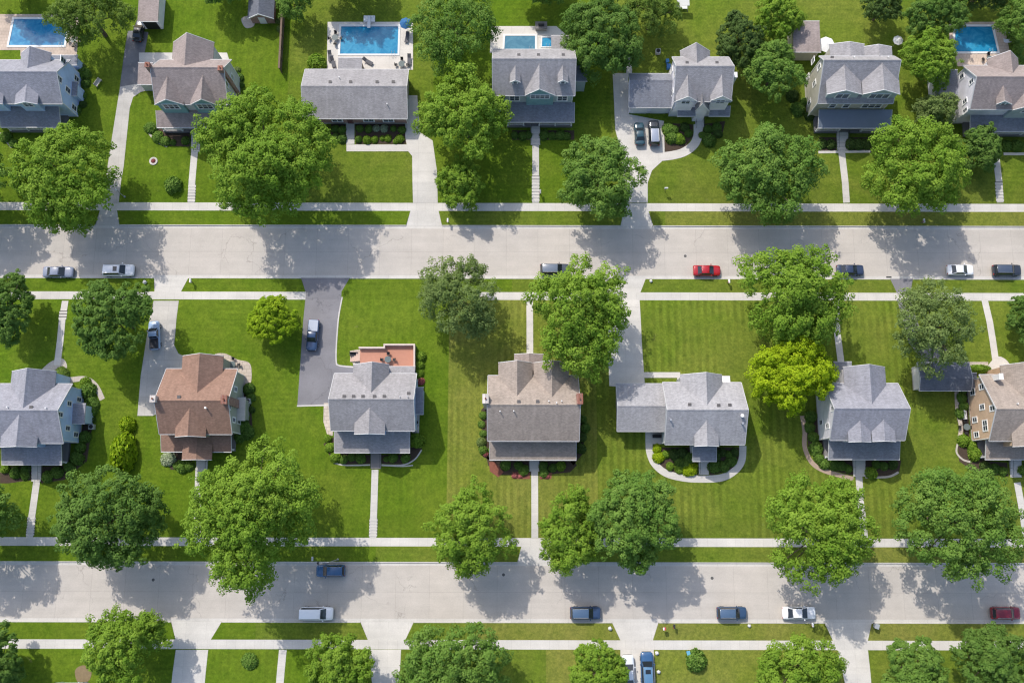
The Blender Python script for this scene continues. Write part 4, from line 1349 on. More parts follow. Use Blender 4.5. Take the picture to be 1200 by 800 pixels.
h = House('house', 'Grey-walled house with two tall front gables, stacked dormers and dark metal porch roof', 1005, 110, W_cream, 'grey')
h.main(966, 1056, 70.5, 121, 66, 10.8, 6.7, 8.6)
h.gable('n', (997, 66), (972, 1013, 52), 7.8, 'cross_gable', 0, 0)
h.gable('n', (1031, 66), (1012, 1045, 55), 7.8, 'cross_gable', 0, 0)
h.gable('s', (989.5, 76), (969, 1010, 110.5), 8.8, 'cross_gable', 2, 5.2, wall=W_greygreen, over=.12, winw=1.1, winh=1.4, wz=7.2)
h.gable('s', (1034, 74), (1011, 1055, 110.5), 8.8, 'cross_gable', 3, 5.2, wall=W_greygreen, over=.12, winw=1.1, winh=1.4, wz=7.2)
for px, n in ((976, 1), (992, 1), (1022, 3)): h.window('s', h.p(px, 128, 4.8).x, 4.1, 1.1, 1.3, n)
h.porch(959, 1044, 128.5, 150, 4, zt=3.9, mat=plain('seamed_metal', (0.15, 0.18, 0.22), .5, .2, .1, 1), steps=(981, 994, 158, 176))
h.block('rear_wing', 930, 962, 25, 61, 3.4, zt=3.6, roofmat=RF['taupe'])
h.vents([(975, 68)]); h.pipes([(1000, 68), (1040, 68)], True)
for yy, z in ((3.0, 4.2), (-1.2, 4.2), (.5, 6.8), (-3.2, 1.2), (1.5, 1.2)): h.window('w', h.yr + yy, z, .8, 1.3, 1)

h = House('house', 'White-walled house with taupe roof at the upper right edge', 1170, 115, W_white, 'taupe')
h.main(1145, 1250, 90, 128, 77, 9.8, 6.8, 5.8)
h.gable('n', (1187, 86), (1157, 1193, 69), 5.8, 'cross_gable', 0, 0)
h.gable('s', (1176, 100), (1168, 1186, 122), 7.8, 'dormer', 1, 4.4, wall=W_teal)
h.gable('s', (1208, 100), (1187, 1230, 129), 7.0, 'cross_gable', 3, 2.9, wall=W_greygreen)
h.porch(1137, 1240, 130, 154, 4, mat=RF['slate'])
for yy, z in ((2.6, 4.0), (-2.0, 4.2), (.3, 6.8), (-3.6, 4.0), (2.4, 1.1)): h.window('w', h.yr + yy, z, .8, 1.3, 1)
h.block('west_wing', 1097, 1124, 82, 112, 3.0, zt=3.2, roofmat=RF['slate'])

h = House('garage', 'Detached grey-roofed garage at the end of the long driveway, at the top edge', 172, 14, W_white, 'taupe', 'garage')
x0, x1, y0, y1 = h.block('garage_body', 161, 185, -14, 25, 3.0, zt=3.3)
h.b(MB().box(x0 + .6, x1 - .6, y0 + .15, y0 + .22, h.zb + .05, h.zb + 2.3), 'garage_door', M_dark)

# garden shed: ridge runs front to back
w = G(310, 18)
rt = empty('garden_shed', w, 'Small brick garden shed with slate roof at the top edge', 'shed')
sx = 2.0; y0s, y1s = -1.6, 5.5
MB().prism([(-sx, -.1), (-sx, 2.3), (0, 3.5), (sx, 2.3), (sx, -.1)], y0s, y1s, 'y').build('wall', W_brick, rt)
MB().prism([(-sx - .3, 2.2), (0, 3.75), (sx + .3, 2.2), (sx + .3, 2.08), (0, 3.6), (-sx - .3, 2.08)], y0s - .3, y1s + .3, 'y').build('roof', RF['dark'], rt)
MB().prism([(-sx - .34, 2.22), (0, 3.77), (sx + .34, 2.22), (sx + .34, 1.95), (0, 3.48), (-sx - .34, 1.95)], y0s - .38, y0s - .305, 'y').build('bargeboard', M_white, rt)
MB().box(-.6, .6, y0s - .06, y0s + .01, 0, 2.0).build('door', M_white, rt)
# ------------------------------------------------------------------ cars
CARSPEC = {
    # length, width, height, bonnet z, belt z, cabin base rear/front, roof rear/front (fractions of length from the centre), boot z
    'sedan': dict(L=4.7, W=1.85, H=1.45, hood=.86, belt=.98, cb=(-.36, .24), rf=(-.21, .06), boot=.98),
    'suv': dict(L=4.75, W=1.95, H=1.72, hood=1.02, belt=1.12, cb=(-.485, .25), rf=(-.43, .10), boot=1.12),
    'van': dict(L=5.2, W=2.05, H=1.95, hood=1.08, belt=1.15, cb=(-.495, .30), rf=(-.485, .15), boot=1.15),
    'pickup': dict(L=5.5, W=1.95, H=1.75, hood=1.08, belt=1.15, cb=(-.10, .24), rf=(-.07, .11), boot=1.08),
}
M_tyre = plain('tyre_rubber', (0.02, 0.02, 0.02), .9)
M_rim = plain('alloy', (0.45, 0.45, 0.46), .35, .8)
M_lamp = plain('lamp_lens', (0.65, 0.66, 0.68), .1, 0, .05, spec=.6)
M_tail = plain('tail_lens', (0.35, 0.01, 0.01), .2)
M_carglass = plain('car_glass', (0.018, 0.024, 0.03), .05, 0, .1, spec=.7)
CACHE = {}


def car_meshes(kind):
    if kind in CACHE: return CACHE[kind]
    c = CARSPEC[kind]
    L, W, H = c['L'], c['W'], c['H']
    out = []
    # lower body lofted along x
    st = []
    for f, wf, z0, zt in ((-.5, .80, .42, .80), (-.49, .90, .32, .94), (-.455, .97, .26, 1.0), (-.36, 1.0, .22, 1.0), (-.1, 1.0, .2, 1.0), (.15, 1.0, .2, 1.0),
                          (.26, .995, .2, 1.0), (.38, .98, .22, .985), (.455, .93, .26, .94), (.487, .83, .32, .86), (.5, .66, .42, .74)):
        top = c['boot'] if f < -.3 else c['belt'] if f < .2 else c['hood']
        if kind == 'pickup' and f < -.08: top = c['boot']
        st.append((f * L, W / 2 * wf, z0, top * zt))
    vs, fs = [], []
    for x, w, z0, zt in st:
        for y, z in ((-w * .86, z0), (-w, z0 + (zt - z0) * .35), (-w * .985, zt - (zt - z0) * .22), (-w * .90, zt - .02), (-w * .5, zt + .035), (0, zt + .05)):
            vs.append((x, y, z))
        for y, z in ((w * .5, zt + .035), (w * .90, zt - .02), (w * .985, zt - (zt - z0) * .22), (w, z0 + (zt - z0) * .35), (w * .86, z0)):
            vs.append((x, y, z))
    k = 11
    for i in range(len(st) - 1):
        for j in range(k):
            fs.append((i * k + j, (i + 1) * k + j, (i + 1) * k + (j + 1) % k, i * k + (j + 1) % k))
    fs += [tuple(range(k)), tuple(range((len(st) - 1) * k, len(st) * k))[::-1]]
    out.append(('body', MB().add(vs, fs).build('body', M_white, smooth=True, mesh_only=True), 'P', (0, 0, 0), None))
    # cabin frustum
    b0, b1 = c['cb'][0] * L, c['cb'][1] * L
    r0, r1 = c['rf'][0] * L, c['rf'][1] * L
    wb, wr, zb, zr = W / 2 * .90, W / 2 * .74, c['belt'] - .03, H
    cab = [(b0, -wb, zb), (b1, -wb * .97, zb), (b1, wb * .97, zb), (b0, wb, zb), (r0, -wr, zr - .03), (r1, -wr, zr - .05), (r1, wr, zr - .05), (r0, wr, zr - .03)]
    out.append(('cabin', MB().add(cab, [(0, 3, 2, 1), (4, 5, 6, 7), (0, 1, 5, 4), (1, 2, 6, 5), (2, 3, 7, 6), (3, 0, 4, 7)]).build('cabin', M_white, bevel=.07, smooth=True, mesh_only=True), 'P', (0, 0, 0), None))
    rv = [(r0 - .02, -wr - .02, zr - .045), (r1 + .02, -wr - .02, zr - .065), (r1 + .02, wr + .02, zr - .065), (r0 - .02, wr + .02, zr - .045),
          (r0 + .08, -wr + .12, zr + .015), (r1 - .1, -wr + .12, zr + .0), (r1 - .1, wr - .12, zr + .0), (r0 + .08, wr - .12, zr + .015)]
    out.append(('roof', MB().add(rv, [(0, 3, 2, 1), (4, 5, 6, 7), (0, 1, 5, 4), (1, 2, 6, 5), (2, 3, 7, 6), (3, 0, 4, 7)]).build('roof', M_white, bevel=.03, smooth=True, mesh_only=True), 'P', (0, 0, 0), None))

    def panel(name, q, inset=.1, push=.02):
        q = [Vector(v) for v in q]
        ctr = sum(q, Vector()) / 4
        nrm = (q[1] - q[0]).cross(q[3] - q[0]).normalized()
        if nrm.dot(ctr - Vector((0, 0, zb + .2))) < 0: nrm = -nrm
        p = [ctr + (v - ctr) * (1 - inset) for v in q]
        vsx = [v + nrm * push for v in p] + [v - nrm * .02 for v in p]
        return MB().add(vsx, [(0, 1, 2, 3), (7, 6, 5, 4), (0, 4, 5, 1), (1, 5, 6, 2), (2, 6, 7, 3), (3, 7, 4, 0)]).build(name, M_carglass, mesh_only=True)
    C = cab
    out.append(('windscreen', panel('windscreen', (C[1], C[2], C[6], C[5]), .09), None, (0, 0, 0), None))
    out.append(('rear_window', panel('rear_window', (C[0], C[3], C[7], C[4]), .14), None, (0, 0, 0), None))
    out.append(('side_window', panel('side_window', (C[0], C[1], C[5], C[4]), .14), None, (0, 0, 0), None))
    out.append(('side_window', panel('side_window', (C[3], C[2], C[6], C[7]), .14), None, (0, 0, 0), None))
    wheel = MB()
    wheel.tube((0, -.12, 0), (0, .12, 0), .34, .34, 20)
    wm = wheel.build('wheel', M_tyre, bevel=.02, mesh_only=True)
    rim = MB().tube((0, -.13, 0), (0, .13, 0), .20, .20, 14).build('rim', M_rim, mesh_only=True)
    for sx in (-.31, .31):
        for sy in (-1, 1):
            out.append(('wheel', wm, None, (sx * L, sy * (W / 2 - .11), .34), ('rim', rim)))
    for sy in (-1, 1):
        out.append(('headlight', MB().box(.455 * L, .492 * L, sy * W * .34 - .16, sy * W * .34 + .16, c['hood'] * .70, c['hood'] * .84).build('headlight', M_lamp, bevel=.04, mesh_only=True), None, (0, 0, 0), None))
        out.append(('tail_light', MB().box(-.503 * L, -.48 * L, sy * W * .37 - .12, sy * W * .37 + .12, c['boot'] * .68, c['boot'] * .88).build('tail_light', M_tail, bevel=.02, mesh_only=True), None, (0, 0, 0), None))
        out.append(('wing_mirror', MB().box(b1 - .55, b1 - .38, sy * (W / 2 + .06) - .10, sy * (W / 2 + .06) + .10, c['belt'] - .02, c['belt'] + .14).build('wing_mirror', M_white, bevel=.03, mesh_only=True), 'P', (0, 0, 0), None))
    out.append(('bumper', MB().box(.485 * L, .507 * L, -W * .36, W * .36, .32, .46).build('bumper', M_dark, bevel=.03, mesh_only=True), None, (0, 0, 0), None))
    if kind == 'pickup':
        out.append(('cargo_bed', MB().box(-.475 * L, -.115 * L, -W * .41, W * .41, c['boot'] + .01, c['boot'] + .085).build('cargo_bed', M_dark, bevel=.02, mesh_only=True), 'B', (0, 0, 0), None))
    if kind == 'suv':
        m = MB()
        for sy in (-1, 1): m.tube((r0 + .15, sy * wr * .92, zr + .06), (r1 - .1, sy * wr * .92, zr + .04), .022, .022, 6)
        out.append(('roof_rack', m.build('roof_rack', M_steel, mesh_only=True), None, (0, 0, 0), None))
    if kind in ('suv', 'sedan'):
        out.append(('sunroof', MB().box(r1 - .95, r1 - .35, -wr * .55, wr * .55, zr - .02, zr + .022).build('sunroof', M_carglass, bevel=.01, mesh_only=True), 'S', (0, 0, 0), None))
    CACHE[kind] = out
    return out


def car(label, kind, px, py, heading, col, length_px=None, roof=None, sun=False, z=None, bed=None, cat='car', group='parked cars'):
    zz = z
    w = G(px, py, .8) if z is None else P(px, py, z + .8)
    if z is None: z = w.z + .03
    pm = paint('car_paint_%d_%d_%d' % tuple(int(x * 255) for x in col), col)
    t = empty('parked_car' if kind != 'pickup' else 'pickup_truck', (w.x, w.y, z), label, cat, group, R(heading))
    if length_px:
        k = length_px / SC(w) / CARSPEC[kind]['L']
        k = max(.88, min(1.12, k))
        t.scale = (k, (k + 1) / 2, 1)
    for name, me, m, loc, sub in car_meshes(kind):
        if m == 'S' and not sun: continue
        mat = pm if m == 'P' else None
        if name == 'roof' and roof: mat = paint('roof_paint_%d' % int(roof[0] * 255), roof)
        if m == 'B' and bed: mat = paint('bed_%d' % int(bed[0] * 255), bed, .5)
        o = link(name, me, t, mat, loc)
        if sub: link(sub[0], sub[1], o)
    return t


RZ = ROADZ
SILV, WHT, RED, BLK, DBLUE = (.42, .46, .56), (.84, .845, .85), (.38, .012, .018), (.018, .02, .025), (.028, .055, .12)
car('Blue-grey sedan parked at the kerb, leftmost on the top road', 'sedan', 68, 318.5, 0, (.22, .25, .33), 35, z=RZ)
car('White wagon with roof rack parked on the top road above the dark green tree', 'suv', 138.5, 316.5, 0, (.86, .86, .87), 37, sun=True, z=RZ)
car('Dark car mostly hidden by the large tree on the top road', 'suv', 650, 315.5, 0, (.06, .07, .09), 34, roof=(.14, .17, .22), z=RZ)
car('Bright red sedan parked on the top road', 'sedan', 828.5, 316.8, 0, RED, 32, z=RZ)
car('Dark blue car poking out from under the spreading tree on the top road', 'sedan', 996.5, 316.2, 0, (.03, .045, .09), 32, z=RZ)
car('White sedan parked on the top road above the grey-olive tree', 'sedan', 1125.5, 316.0, 0, WHT, 31, z=RZ)
car('Black station wagon parked at the right end of the top road', 'suv', 1180, 316.5, 0, (.03, .035, .05), 33, roof=(.06, .08, .12), z=RZ)
car('Blue car parked on the far kerb of the lower road facing left in tree shade', 'suv', 387.5, 668.5, 180, (.03, .10, .22), 34, z=RZ)
car('White van with long flat rear roof parked on the lower road', 'van', 371, 718.5, 0, (.88, .885, .89), 39, z=RZ)
car('Navy blue wagon parked on the lower road left of the third bottom driveway', 'suv', 686, 717.8, 0, DBLUE, 36, roof=(.07, .12, .20), z=RZ)
car('Navy blue wagon parked on the lower road in open sun, left of the white sedan', 'suv', 857.5, 717.8, 0, (.03, .065, .13), 35, roof=(.07, .12, .20), z=RZ)
car('Long white sedan parked on the lower road beside the last driveway', 'sedan', 936.5, 717.8, 0, WHT, 39, z=RZ)
car('Dark red station wagon parked at the right end of the lower road', 'suv', 1178.5, 718, 0, (.20, .012, .025), 34, z=RZ)
car('Blue pickup with dark cargo bed standing on the old concrete driveway under the dark tree', 'pickup', 181, 393, 90 + 6, (.30, .42, .60), 34, bed=(.03, .03, .04), cat='pickup')
car('Dark blue pickup with silver bed cover on the asphalt driveway', 'pickup', 366.5, 392.5, 270 - 3, (.03, .06, .13), 37, bed=(.36, .40, .48), cat='pickup')
car('Dark teal car, left of two before the attached garage', 'sedan', 749.5, 156.5, 92, (.03, .075, .10), 27)
car('Black car with silver roof, right of two before the attached garage', 'suv', 766.5, 156, 91, (.025, .03, .04), 31, roof=(.28, .32, .40))
car('White car half hidden by the small yellow-green tree on the bottom driveway', 'sedan', 736.5, 787, 92, (.70, .74, .78), 38)
car('Bright blue wagon beside the white car on the bottom driveway', 'suv', 758.5, 784, 91, (.035, .10, .22), 39, roof=(.10, .21, .34), sun=True)
car('Black car in the shade at the door of the detached garage', 'sedan', 162.5, 36, 84, (.02, .022, .025), 24)
car('Pale blue car cut by the bottom edge left of the bright tree', 'van', 84, 808, 0, (.45, .62, .68), 44)

# ------------------------------------------------------------------ pools
POOLW = watermat('pool_water', (0.012, 0.185, 0.345), (0.05, 0.29, 0.45))
POOLW2 = watermat('pale_pool_water', (0.06, 0.17, 0.25), (0.10, 0.24, 0.32))
POOLW0 = watermat('blue_pool_water', (0.010, 0.155, 0.33), (0.06, 0.28, 0.45))


def pool(label, px, mat, cop=.35):
    q = gpts(px)
    c = sum((Vector((p.x, p.y)) for p in q), Vector((0, 0))) / 4
    z = Z(c.y)
    rt = empty('swimming_pool', (c.x, c.y, z), label, 'pool')
    inn = [Vector((p.x, p.y)) - c for p in q]
    out_ = [v + Vector((math.copysign(cop, v.x), math.copysign(cop, v.y))) for v in inn]
    m = MB()
    for i in range(4):
        a, b, d, e = inn[i], inn[(i + 1) % 4], out_[(i + 1) % 4], out_[i]
        m.prism([a, b, d, e], 0.02, .12, 'z')
    m.build('coping', plain('pale_coping', (.66, .66, .64), .7, 0, .06), rt)
    MB().add([(v.x, v.y, .05) for v in inn], [(0, 1, 2, 3)]).build('water', mat, rt)
    xm, y = (inn[0].x + inn[1].x) / 2 * 0 + inn[1].x - .8, inn[2].y
    l = MB()
    for dx in (-.25, .25):
        l.tube((xm + dx, min(v.y for v in inn) + .3, -.0), (xm + dx, min(v.y for v in inn) + .3, .6), .025, .025, 6)
        l.tube((xm + dx, min(v.y for v in inn) + .3, .6), (xm + dx, min(v.y for v in inn) - .5, .6), .025, .025, 6)
        l.tube((xm + dx, min(v.y for v in inn) - .5, .6), (xm + dx, min(v.y for v in inn) - .5, .05), .025, .025, 6)
    l.build('ladder', M_steel, rt)
    return rt


flat('pool_deck', [(384, 26), (484, 26), (484, 82), (383, 82)], M_pooldeck, .03)
pool('Large blue swimming pool behind the long ranch house', [(400, 31.5), (467, 31.5), (466, 63.5), (398.5, 63.5)], POOLW)
flat('pool_deck', [(-20, 17), (93, 17), (90, 66), (24, 66), (24, 59), (-20, 59)], M_pooldeck_tan, .03)
pool('Blue swimming pool at the top left corner, overhung by the olive tree', [(17, 23), (81, 23), (75, 53.5), (10.5, 53.5)], POOLW0)
flat('pool_deck', [(576, 31), (652, 31), (668, 45), (668, 62), (574, 62)], M_pooldeck, .03)
pool('Small pale blue pool directly behind the grey house with the large centre gable', [(592, 42.5), (627, 42.5), (627, 58), (591, 58)], POOLW2)
pool('Tiny square spa pool beside the small pale pool', [(635.5, 44.5), (647, 44.5), (647, 55), (635, 55)], POOLW, .2)
flat('pool_deck', [(1112, 26), (1176, 26), (1183, 60), (1192, 78), (1098, 78), (1113, 60)], M_pooldeck_tan, .03)
pool('Deep blue swimming pool at the upper right, behind the white-walled house', [(1119, 31.5), (1162, 31.5), (1169, 61), (1119, 61)], POOLW)

# deck with parapet behind the middle grey house
dk = G(455, 418)
rt = empty('sun_deck', (dk.x, dk.y, LOT), 'Terracotta timber deck with pale parapet behind the grey-roofed house', 'deck')
A = [P(x, y, LOT + 1.0) - Vector((dk.x, dk.y, LOT)) for x, y in ((422, 408), (451, 408), (451, 404.5), (486, 404.5), (486, 432), (422, 432))]
MB().prism([(v.x, v.y) for v in A], .85, 1.0, 'z').build('deck_floor', M_terra, rt)
m = MB()
for a, b in zip(A[:5], A[1:5]):
    a2, b2 = Vector((a.x, a.y)), Vector((b.x, b.y))
    d = (b2 - a2).normalized(); nn = Vector((-d.y, d.x)) * .12
    m.prism([a2 - nn - d * .119, b2 - nn + d * .119, b2 + nn + d * .119, a2 + nn - d * .119], 0, 1.75 + .004 * len(m.v), 'z')
m.build('parapet', plain('parapet_paint', (.56, .47, .41), .7, 0, .1), rt)
m = MB()
for i in range(5):
    m.box(A[0].x - .35 * (5 - i), A[0].x - .35 * (4 - i), A[0].y - 2.1, A[0].y - .6, 0, .2 * i + .05)
m.build('stairs', plain('deck_stairs', (.50, .36, .29), .8), rt)


def place(px, py, h=0.0):
    return G(px, py, h)


def patio_set(label, px, py, dz=0.0, umb=None, group='patio tables with chairs'):
    w = place(px, py, .7 + dz); w.z += dz
    rt = empty('patio_table', w, label, 'patio table', group)
    MB().lathe([(.0, .70), (.55, .70), (.55, .74), (.0, .74)], n=18).build('tabletop', plain('table_glass', (.12, .15, .15), .2), rt)
    for k in range(4):
        a = k * math.pi / 2 + .78
        MB().tube((math.cos(a) * .45, math.sin(a) * .45, .0), (math.cos(a) * .35, math.sin(a) * .35, .7), .025, .025, 6).build('leg', M_dark, rt)
    for k in range(4):
        a = k * math.pi / 2
        ch = empty('patio_chair', w + Vector((math.cos(a) * 1.0, math.sin(a) * 1.0, 0)), 'dark chair at ' + label, 'chair', 'patio chairs', a)
        MB().box(-.24, .24, -.24, .24, .40, .45).build('seat', M_dark, ch)
        MB().box(.2, .25, -.24, .24, .45, .9).build('backrest', M_dark, ch)
        for sx in (-.2, .2):
            for sy in (-.2, .2): MB().tube((sx, sy, 0), (sx, sy, .4), .018, .018, 6).build('leg', M_dark, ch)
    if umb:
        u = empty('parasol', w + Vector((0, 0, .0)), 'folded ' + umb[0], 'parasol')
        MB().tube((0, 0, 0), (0, 0, 2.5), .03, .03, 8).build('pole', M_steel, u)
        MB().lathe([(.02, 2.75), (1.1, 2.2), (1.12, 2.12), (.05, 2.4)], n=8).build('canopy', umb[1], u)


patio_set('small dark table on the terracotta deck', 454.5, 421, 1.0)
patio_set('round dark table on the deck left of the large pool', 392.5, 44)
patio_set('round dark table on the deck below the large pool', 470.5, 75)
patio_set('round dark table right of the top left pool', 86, 47)
patio_set('round dark table below the right-hand pool', 1160, 69)
patio_set('small table on the stone patio behind the brown-roofed house', 272, 427)


def parasol(label, px, py, c, r=1.3, open_=True):
    w = place(px, py, 2)
    u = empty('parasol', w, label, 'parasol')
    MB().tube((0, 0, 0), (0, 0, 2.6), .03, .03, 8).build('pole', M_steel, u)
    prof = [(.02, 2.7), (r, 2.15), (r, 2.08), (.04, 2.5)] if open_ else [(.03, 2.7), (.16, 2.3), (.22, 1.3), (.05, 1.25)]
    MB().lathe(prof, n=8).build('canopy', plain('canvas_%d' % int(c[2] * 255), c, .8), u)
    return u


parasol('Blue parasol at the right corner of the large pool', 475.5, 28, (.03, .12, .28), 1.1)
parasol('White parasol on the lawn left of the two rear gables of the two-gabled house', 968, 53, (.72, .72, .70), 1.5)
parasol('Small white parasol under the tree right of the two-gabled house', 1052, 48, (.70, .70, .68), .9)


def lounger(label, px, py, rz, c):
    w = place(px, py, .4)
    t = empty('sun_lounger', w, label, 'sun lounger', 'loungers by the pools', R(rz))
    MB().box(-.32, .32, -.95, .35, .30, .38).build('seat', c, t)
    MB().prism([(.35, .30), (.95, .72), (.95, .80), (.35, .38)], -.32, .32, 'x').build('backrest', c, t)
    for sx in (-.27, .27):
        for sy in (-.85, .3): MB().tube((sx, sy, 0), (sx, sy, .3), .02, .02, 6).build('leg', M_steel, t)


GREYF = plain('lounger_fabric', (.10, .10, .11), .8); PALEF = plain('pale_lounger_fabric', (.60, .61, .64), .8)
lounger('Pale lounger right of the right-hand pool, upper of two', 1178.5, 36, 80, PALEF)
lounger('Pale lounger right of the right-hand pool, lower of two', 1181, 48, 95, PALEF)
lounger('Dark lounger at the lower left corner of the large pool', 386.5, 66, 5, GREYF)
lounger('Dark lounger below the dark one at the lower left corner of the large pool', 390, 73, 15, GREYF)
lounger('Dark lounger on the deck below the middle of the large pool', 431, 72, 60, GREYF)
lounger('Dark lounger near the blue parasol by the large pool', 477, 44, -10, GREYF)
lounger('Dark lounger at the lower right corner of the large pool deck', 479.5, 70, 0, GREYF)

# diving board of the large pool, pool pump
w = place(433, 25)
t = empty('diving_board', w, 'White diving board stand at the top edge of the large pool', 'diving board')
MB().box(-1.0, 1.0, -.3, .9, 0, .35).build('base', M_white, t, bevel=.04)
MB().box(-.28, .28, -1.6, .8, .45, .52).build('board', M_white, t, bevel=.02)
for sx in (-.3, .3): MB().tube((sx, .4, .3), (sx, .4, 1.1), .025, .025, 6).build('handrail', M_steel, t)
w = place(634, 33)
t = empty('barbecue_counter', w, 'Dark-topped grill counter at the corner of the small pale pool deck', 'grill')
MB().box(-.95, .95, -.6, .6, 0, .9).build('body', plain('grill_stone', (.30, .27, .25), .8), t, bevel=.02)
MB().box(-1.05, 1.05, -.7, .7, .903, .98).build('worktop', plain('grill_top', (.16, .15, .15), .4), t)
MB().tube((-.5, 0, 1.0), (.5, 0, 1.0), .28, .28, 14).build('hood', M_dark, t)

# wooden fence
a, b = G(333.5, 20), G(330, 86)
t = empty('wooden_fence', (b.x, b.y, LOT), 'Brown board fence running down from the top edge right of the shed', 'fence')
d = Vector((a.x - b.x, a.y - b.y)); Ln = d.length + 4; ang = math.atan2(d.y, d.x)
t.rotation_euler = (0, 0, ang)
MB().box(0, Ln, -.03, .03, .05, 1.85).build('board_panel', M_fence, t)
MB().box(0, Ln, -.16, .16, 1.853, 1.93).build('top_rail', M_fence, t)
for i in range(int(Ln / 2.2) + 1): MB().box(i * 2.2, i * 2.2 + .12, -.15, -.035, 0, 1.85).build('post', M_fence, t)

# lamp posts
def lamp(label, px, py, H, ang, street):
    w = place(px, py)
    t = empty('street_lamp' if street else 'lamp_post', w, label, 'street lamp' if street else 'garden lamp', None, R(ang))
    MB().lathe([(.16, 0), (.16, .25), (.08, .3), (.05, H)], n=10).build('post', M_steel, t)
    if street:
        MB().tube((0, 0, H), (1.5, 0, H + .3), .045, .03, 8).build('arm', M_steel, t)
        MB().lathe([(.05, .05), (.2, 0), (.2, -.1), (.05, -.14)], (1.6, 0, H + .28), 12).build('lamp_head', M_dark, t)
    else:
        MB().lathe([(.06, 0), (.14, .1), (.17, .32), (.05, .45)], (0, 0, H), 10).build('lantern', M_white, t)


lamp('Grey street lamp on the verge by the blue car on the lower road', 396, 655, 7.2, 185, True)
lamp('White lamp post on the lawn edge by the long driveway at the upper left', 146.5, 231, 3.4, 0, False)


# mailboxes, bins and other small things on the verges
def mailbox(label, px, py, c=(.70, .70, .70), rz=-90):
    w = place(px, py, .5)
    t = empty('mailbox', w, label, 'mailbox', None, R(rz))
    MB().box(-.06, .06, -.06, .06, -.05, .98).build('post', M_wood, t)
    prof = [(-.15, .98), (-.15, 1.18)] + [(-.15 * math.cos(k * math.pi / 8), 1.18 + .15 * math.sin(k * math.pi / 8)) for k in range(1, 8)] + [(.15, 1.18), (.15, .98)]
    b = MB().prism(prof, -.32, .32, 'x').build('box', plain('mailbox_%d_%d' % (int(c[0] * 255), int(c[2] * 255)), c, .4), t)
    MB().box(.1, .28, -.19, -.16, 1.1, 1.3).build('flag', plain('flag_red', (.45, .03, .03), .5), t)


def bin_(label, px, py, c, s=1.0):
    w = place(px, py, .5)
    t = empty('rubbish_bin', w, label, 'bin', None, R(random.Random(px).uniform(-20, 20)))
    m = plain('bin_%d_%d' % (int(c[0] * 255), int(c[2] * 255)), c, .5)
    vs = [(-.25, -.27, 0), (.25, -.27, 0), (.25, .27, 0), (-.25, .27, 0), (-.31, -.36, 1.0), (.31, -.36, 1.0), (.31, .36, 1.0), (-.31, .36, 1.0)]
    MB().add([(x * s, y * s, z * s) for x, y, z in vs], [(3, 2, 1, 0), (4, 5, 6, 7), (0, 1, 5, 4), (1, 2, 6, 5), (2, 3, 7, 6), (3, 0, 4, 7)]).build('body', m, t, bevel=.03)
    MB().box(-.34 * s, .34 * s, -.4 * s, .4 * s, 1.003 * s, 1.08 * s).build('lid', m, t, bevel=.02)
    for sx in (-.25, .25): MB().tube((sx * s - .04, .3 * s, .1), (sx * s + .04, .3 * s, .1), .1, .1, 10).build('wheel', M_tyre, t)


def bag(label, px, py, c=(.60, .60, .58), s=.55):
    s *= .62
    w = place(px, py, .3)
    r = np.random.default_rng(int(px * 10))
    vs, fs = [], []
    n, rings = 12, 7
    for k in range(rings):
        f = k / (rings - 1)
        rad = s * (math.sin(math.pi * (0.12 + .84 * f)) ** .6)
        for i in range(n):
            a = 2 * math.pi * i / n
            q = rad * (1 + r.uniform(-.28, .28))
            vs.append((math.cos(a) * q, math.sin(a) * q, f * s * 1.5))
    for k in range(rings - 1):
        for i in range(n): fs.append((k * n + i, k * n + (i + 1) % n, (k + 1) * n + (i + 1) % n, (k + 1) * n + i))
    fs += [tuple(range(n))[::-1], tuple(range((rings - 1) * n, rings * n))]
    o = MB().add(vs, fs).build('rubbish_bag', plain('bag_plastic', c, .4), None, smooth=True)
    o.location = w
    tag(o, label, 'rubbish bag')
    kn = MB().lathe([(.05, s * 1.45), (.11, s * 1.62), (.03, s * 1.66)], n=8).build('knot', plain('bag_plastic', c, .4), o)


bag('White rubbish bag on the verge left of the old concrete driveway apron', 169.5, 330.5)
mailbox('White mailbox on the verge right of the old concrete driveway apron', 224.5, 330)
mailbox('White mailbox on the far verge right of the ranch house driveway', 525, 259.5)
mailbox('White mailbox on the verge near the bright red sedan', 853.5, 330.5)
bag('White rubbish bag on the verge between the driveway and the bright red sedan', 763, 329, s=.4)
mailbox('Grey mailbox in tree shade on the far verge at the right', 1081, 260, (.5, .5, .5))
mailbox('Pale mailbox in tree shade above the blue car on the lower road', 367, 654, (.55, .55, .52))
bag('White rubbish bag on the verge left of the third bottom driveway', 715, 736, s=.5)
bag('Small white rubbish bag on the verge below the navy wagon in open sun', 878.5, 733, s=.42)
mailbox('Black mailbox on the verge right of the small red flag', 789.5, 733, (.03, .03, .035))
bag('Upper of two white rubbish bags beside the bright blue wagon', 770, 765, s=.48)
bag('Lower of two white rubbish bags beside the bright blue wagon', 772, 787, s=.45)
bin_('Small blue bin beside the lone shrub on the bottom lawn', 806.5, 764.5, (.12, .35, .50), .8)
mailbox('White mailbox on the verge below the long white sedan', 951, 731)
bin_('Grey bin with dark lid on the verge right of the last driveway', 1026.5, 733, (.30, .32, .34))
bin_('Blue recycling bin by the wall between the garage wing and the three-gabled house', 783, 79, (.03, .12, .30))
bin_('Second blue bin behind the attached garage', 782, 72, (.05, .20, .42), .8)
bin_('Teal bin at the end of the side walk behind the attached garage', 731, 79, (.05, .18, .18))
mailbox('Grey mailbox on the lawn beside the walk steps of the centre-gable house', 633, 226, (.35, .35, .36))

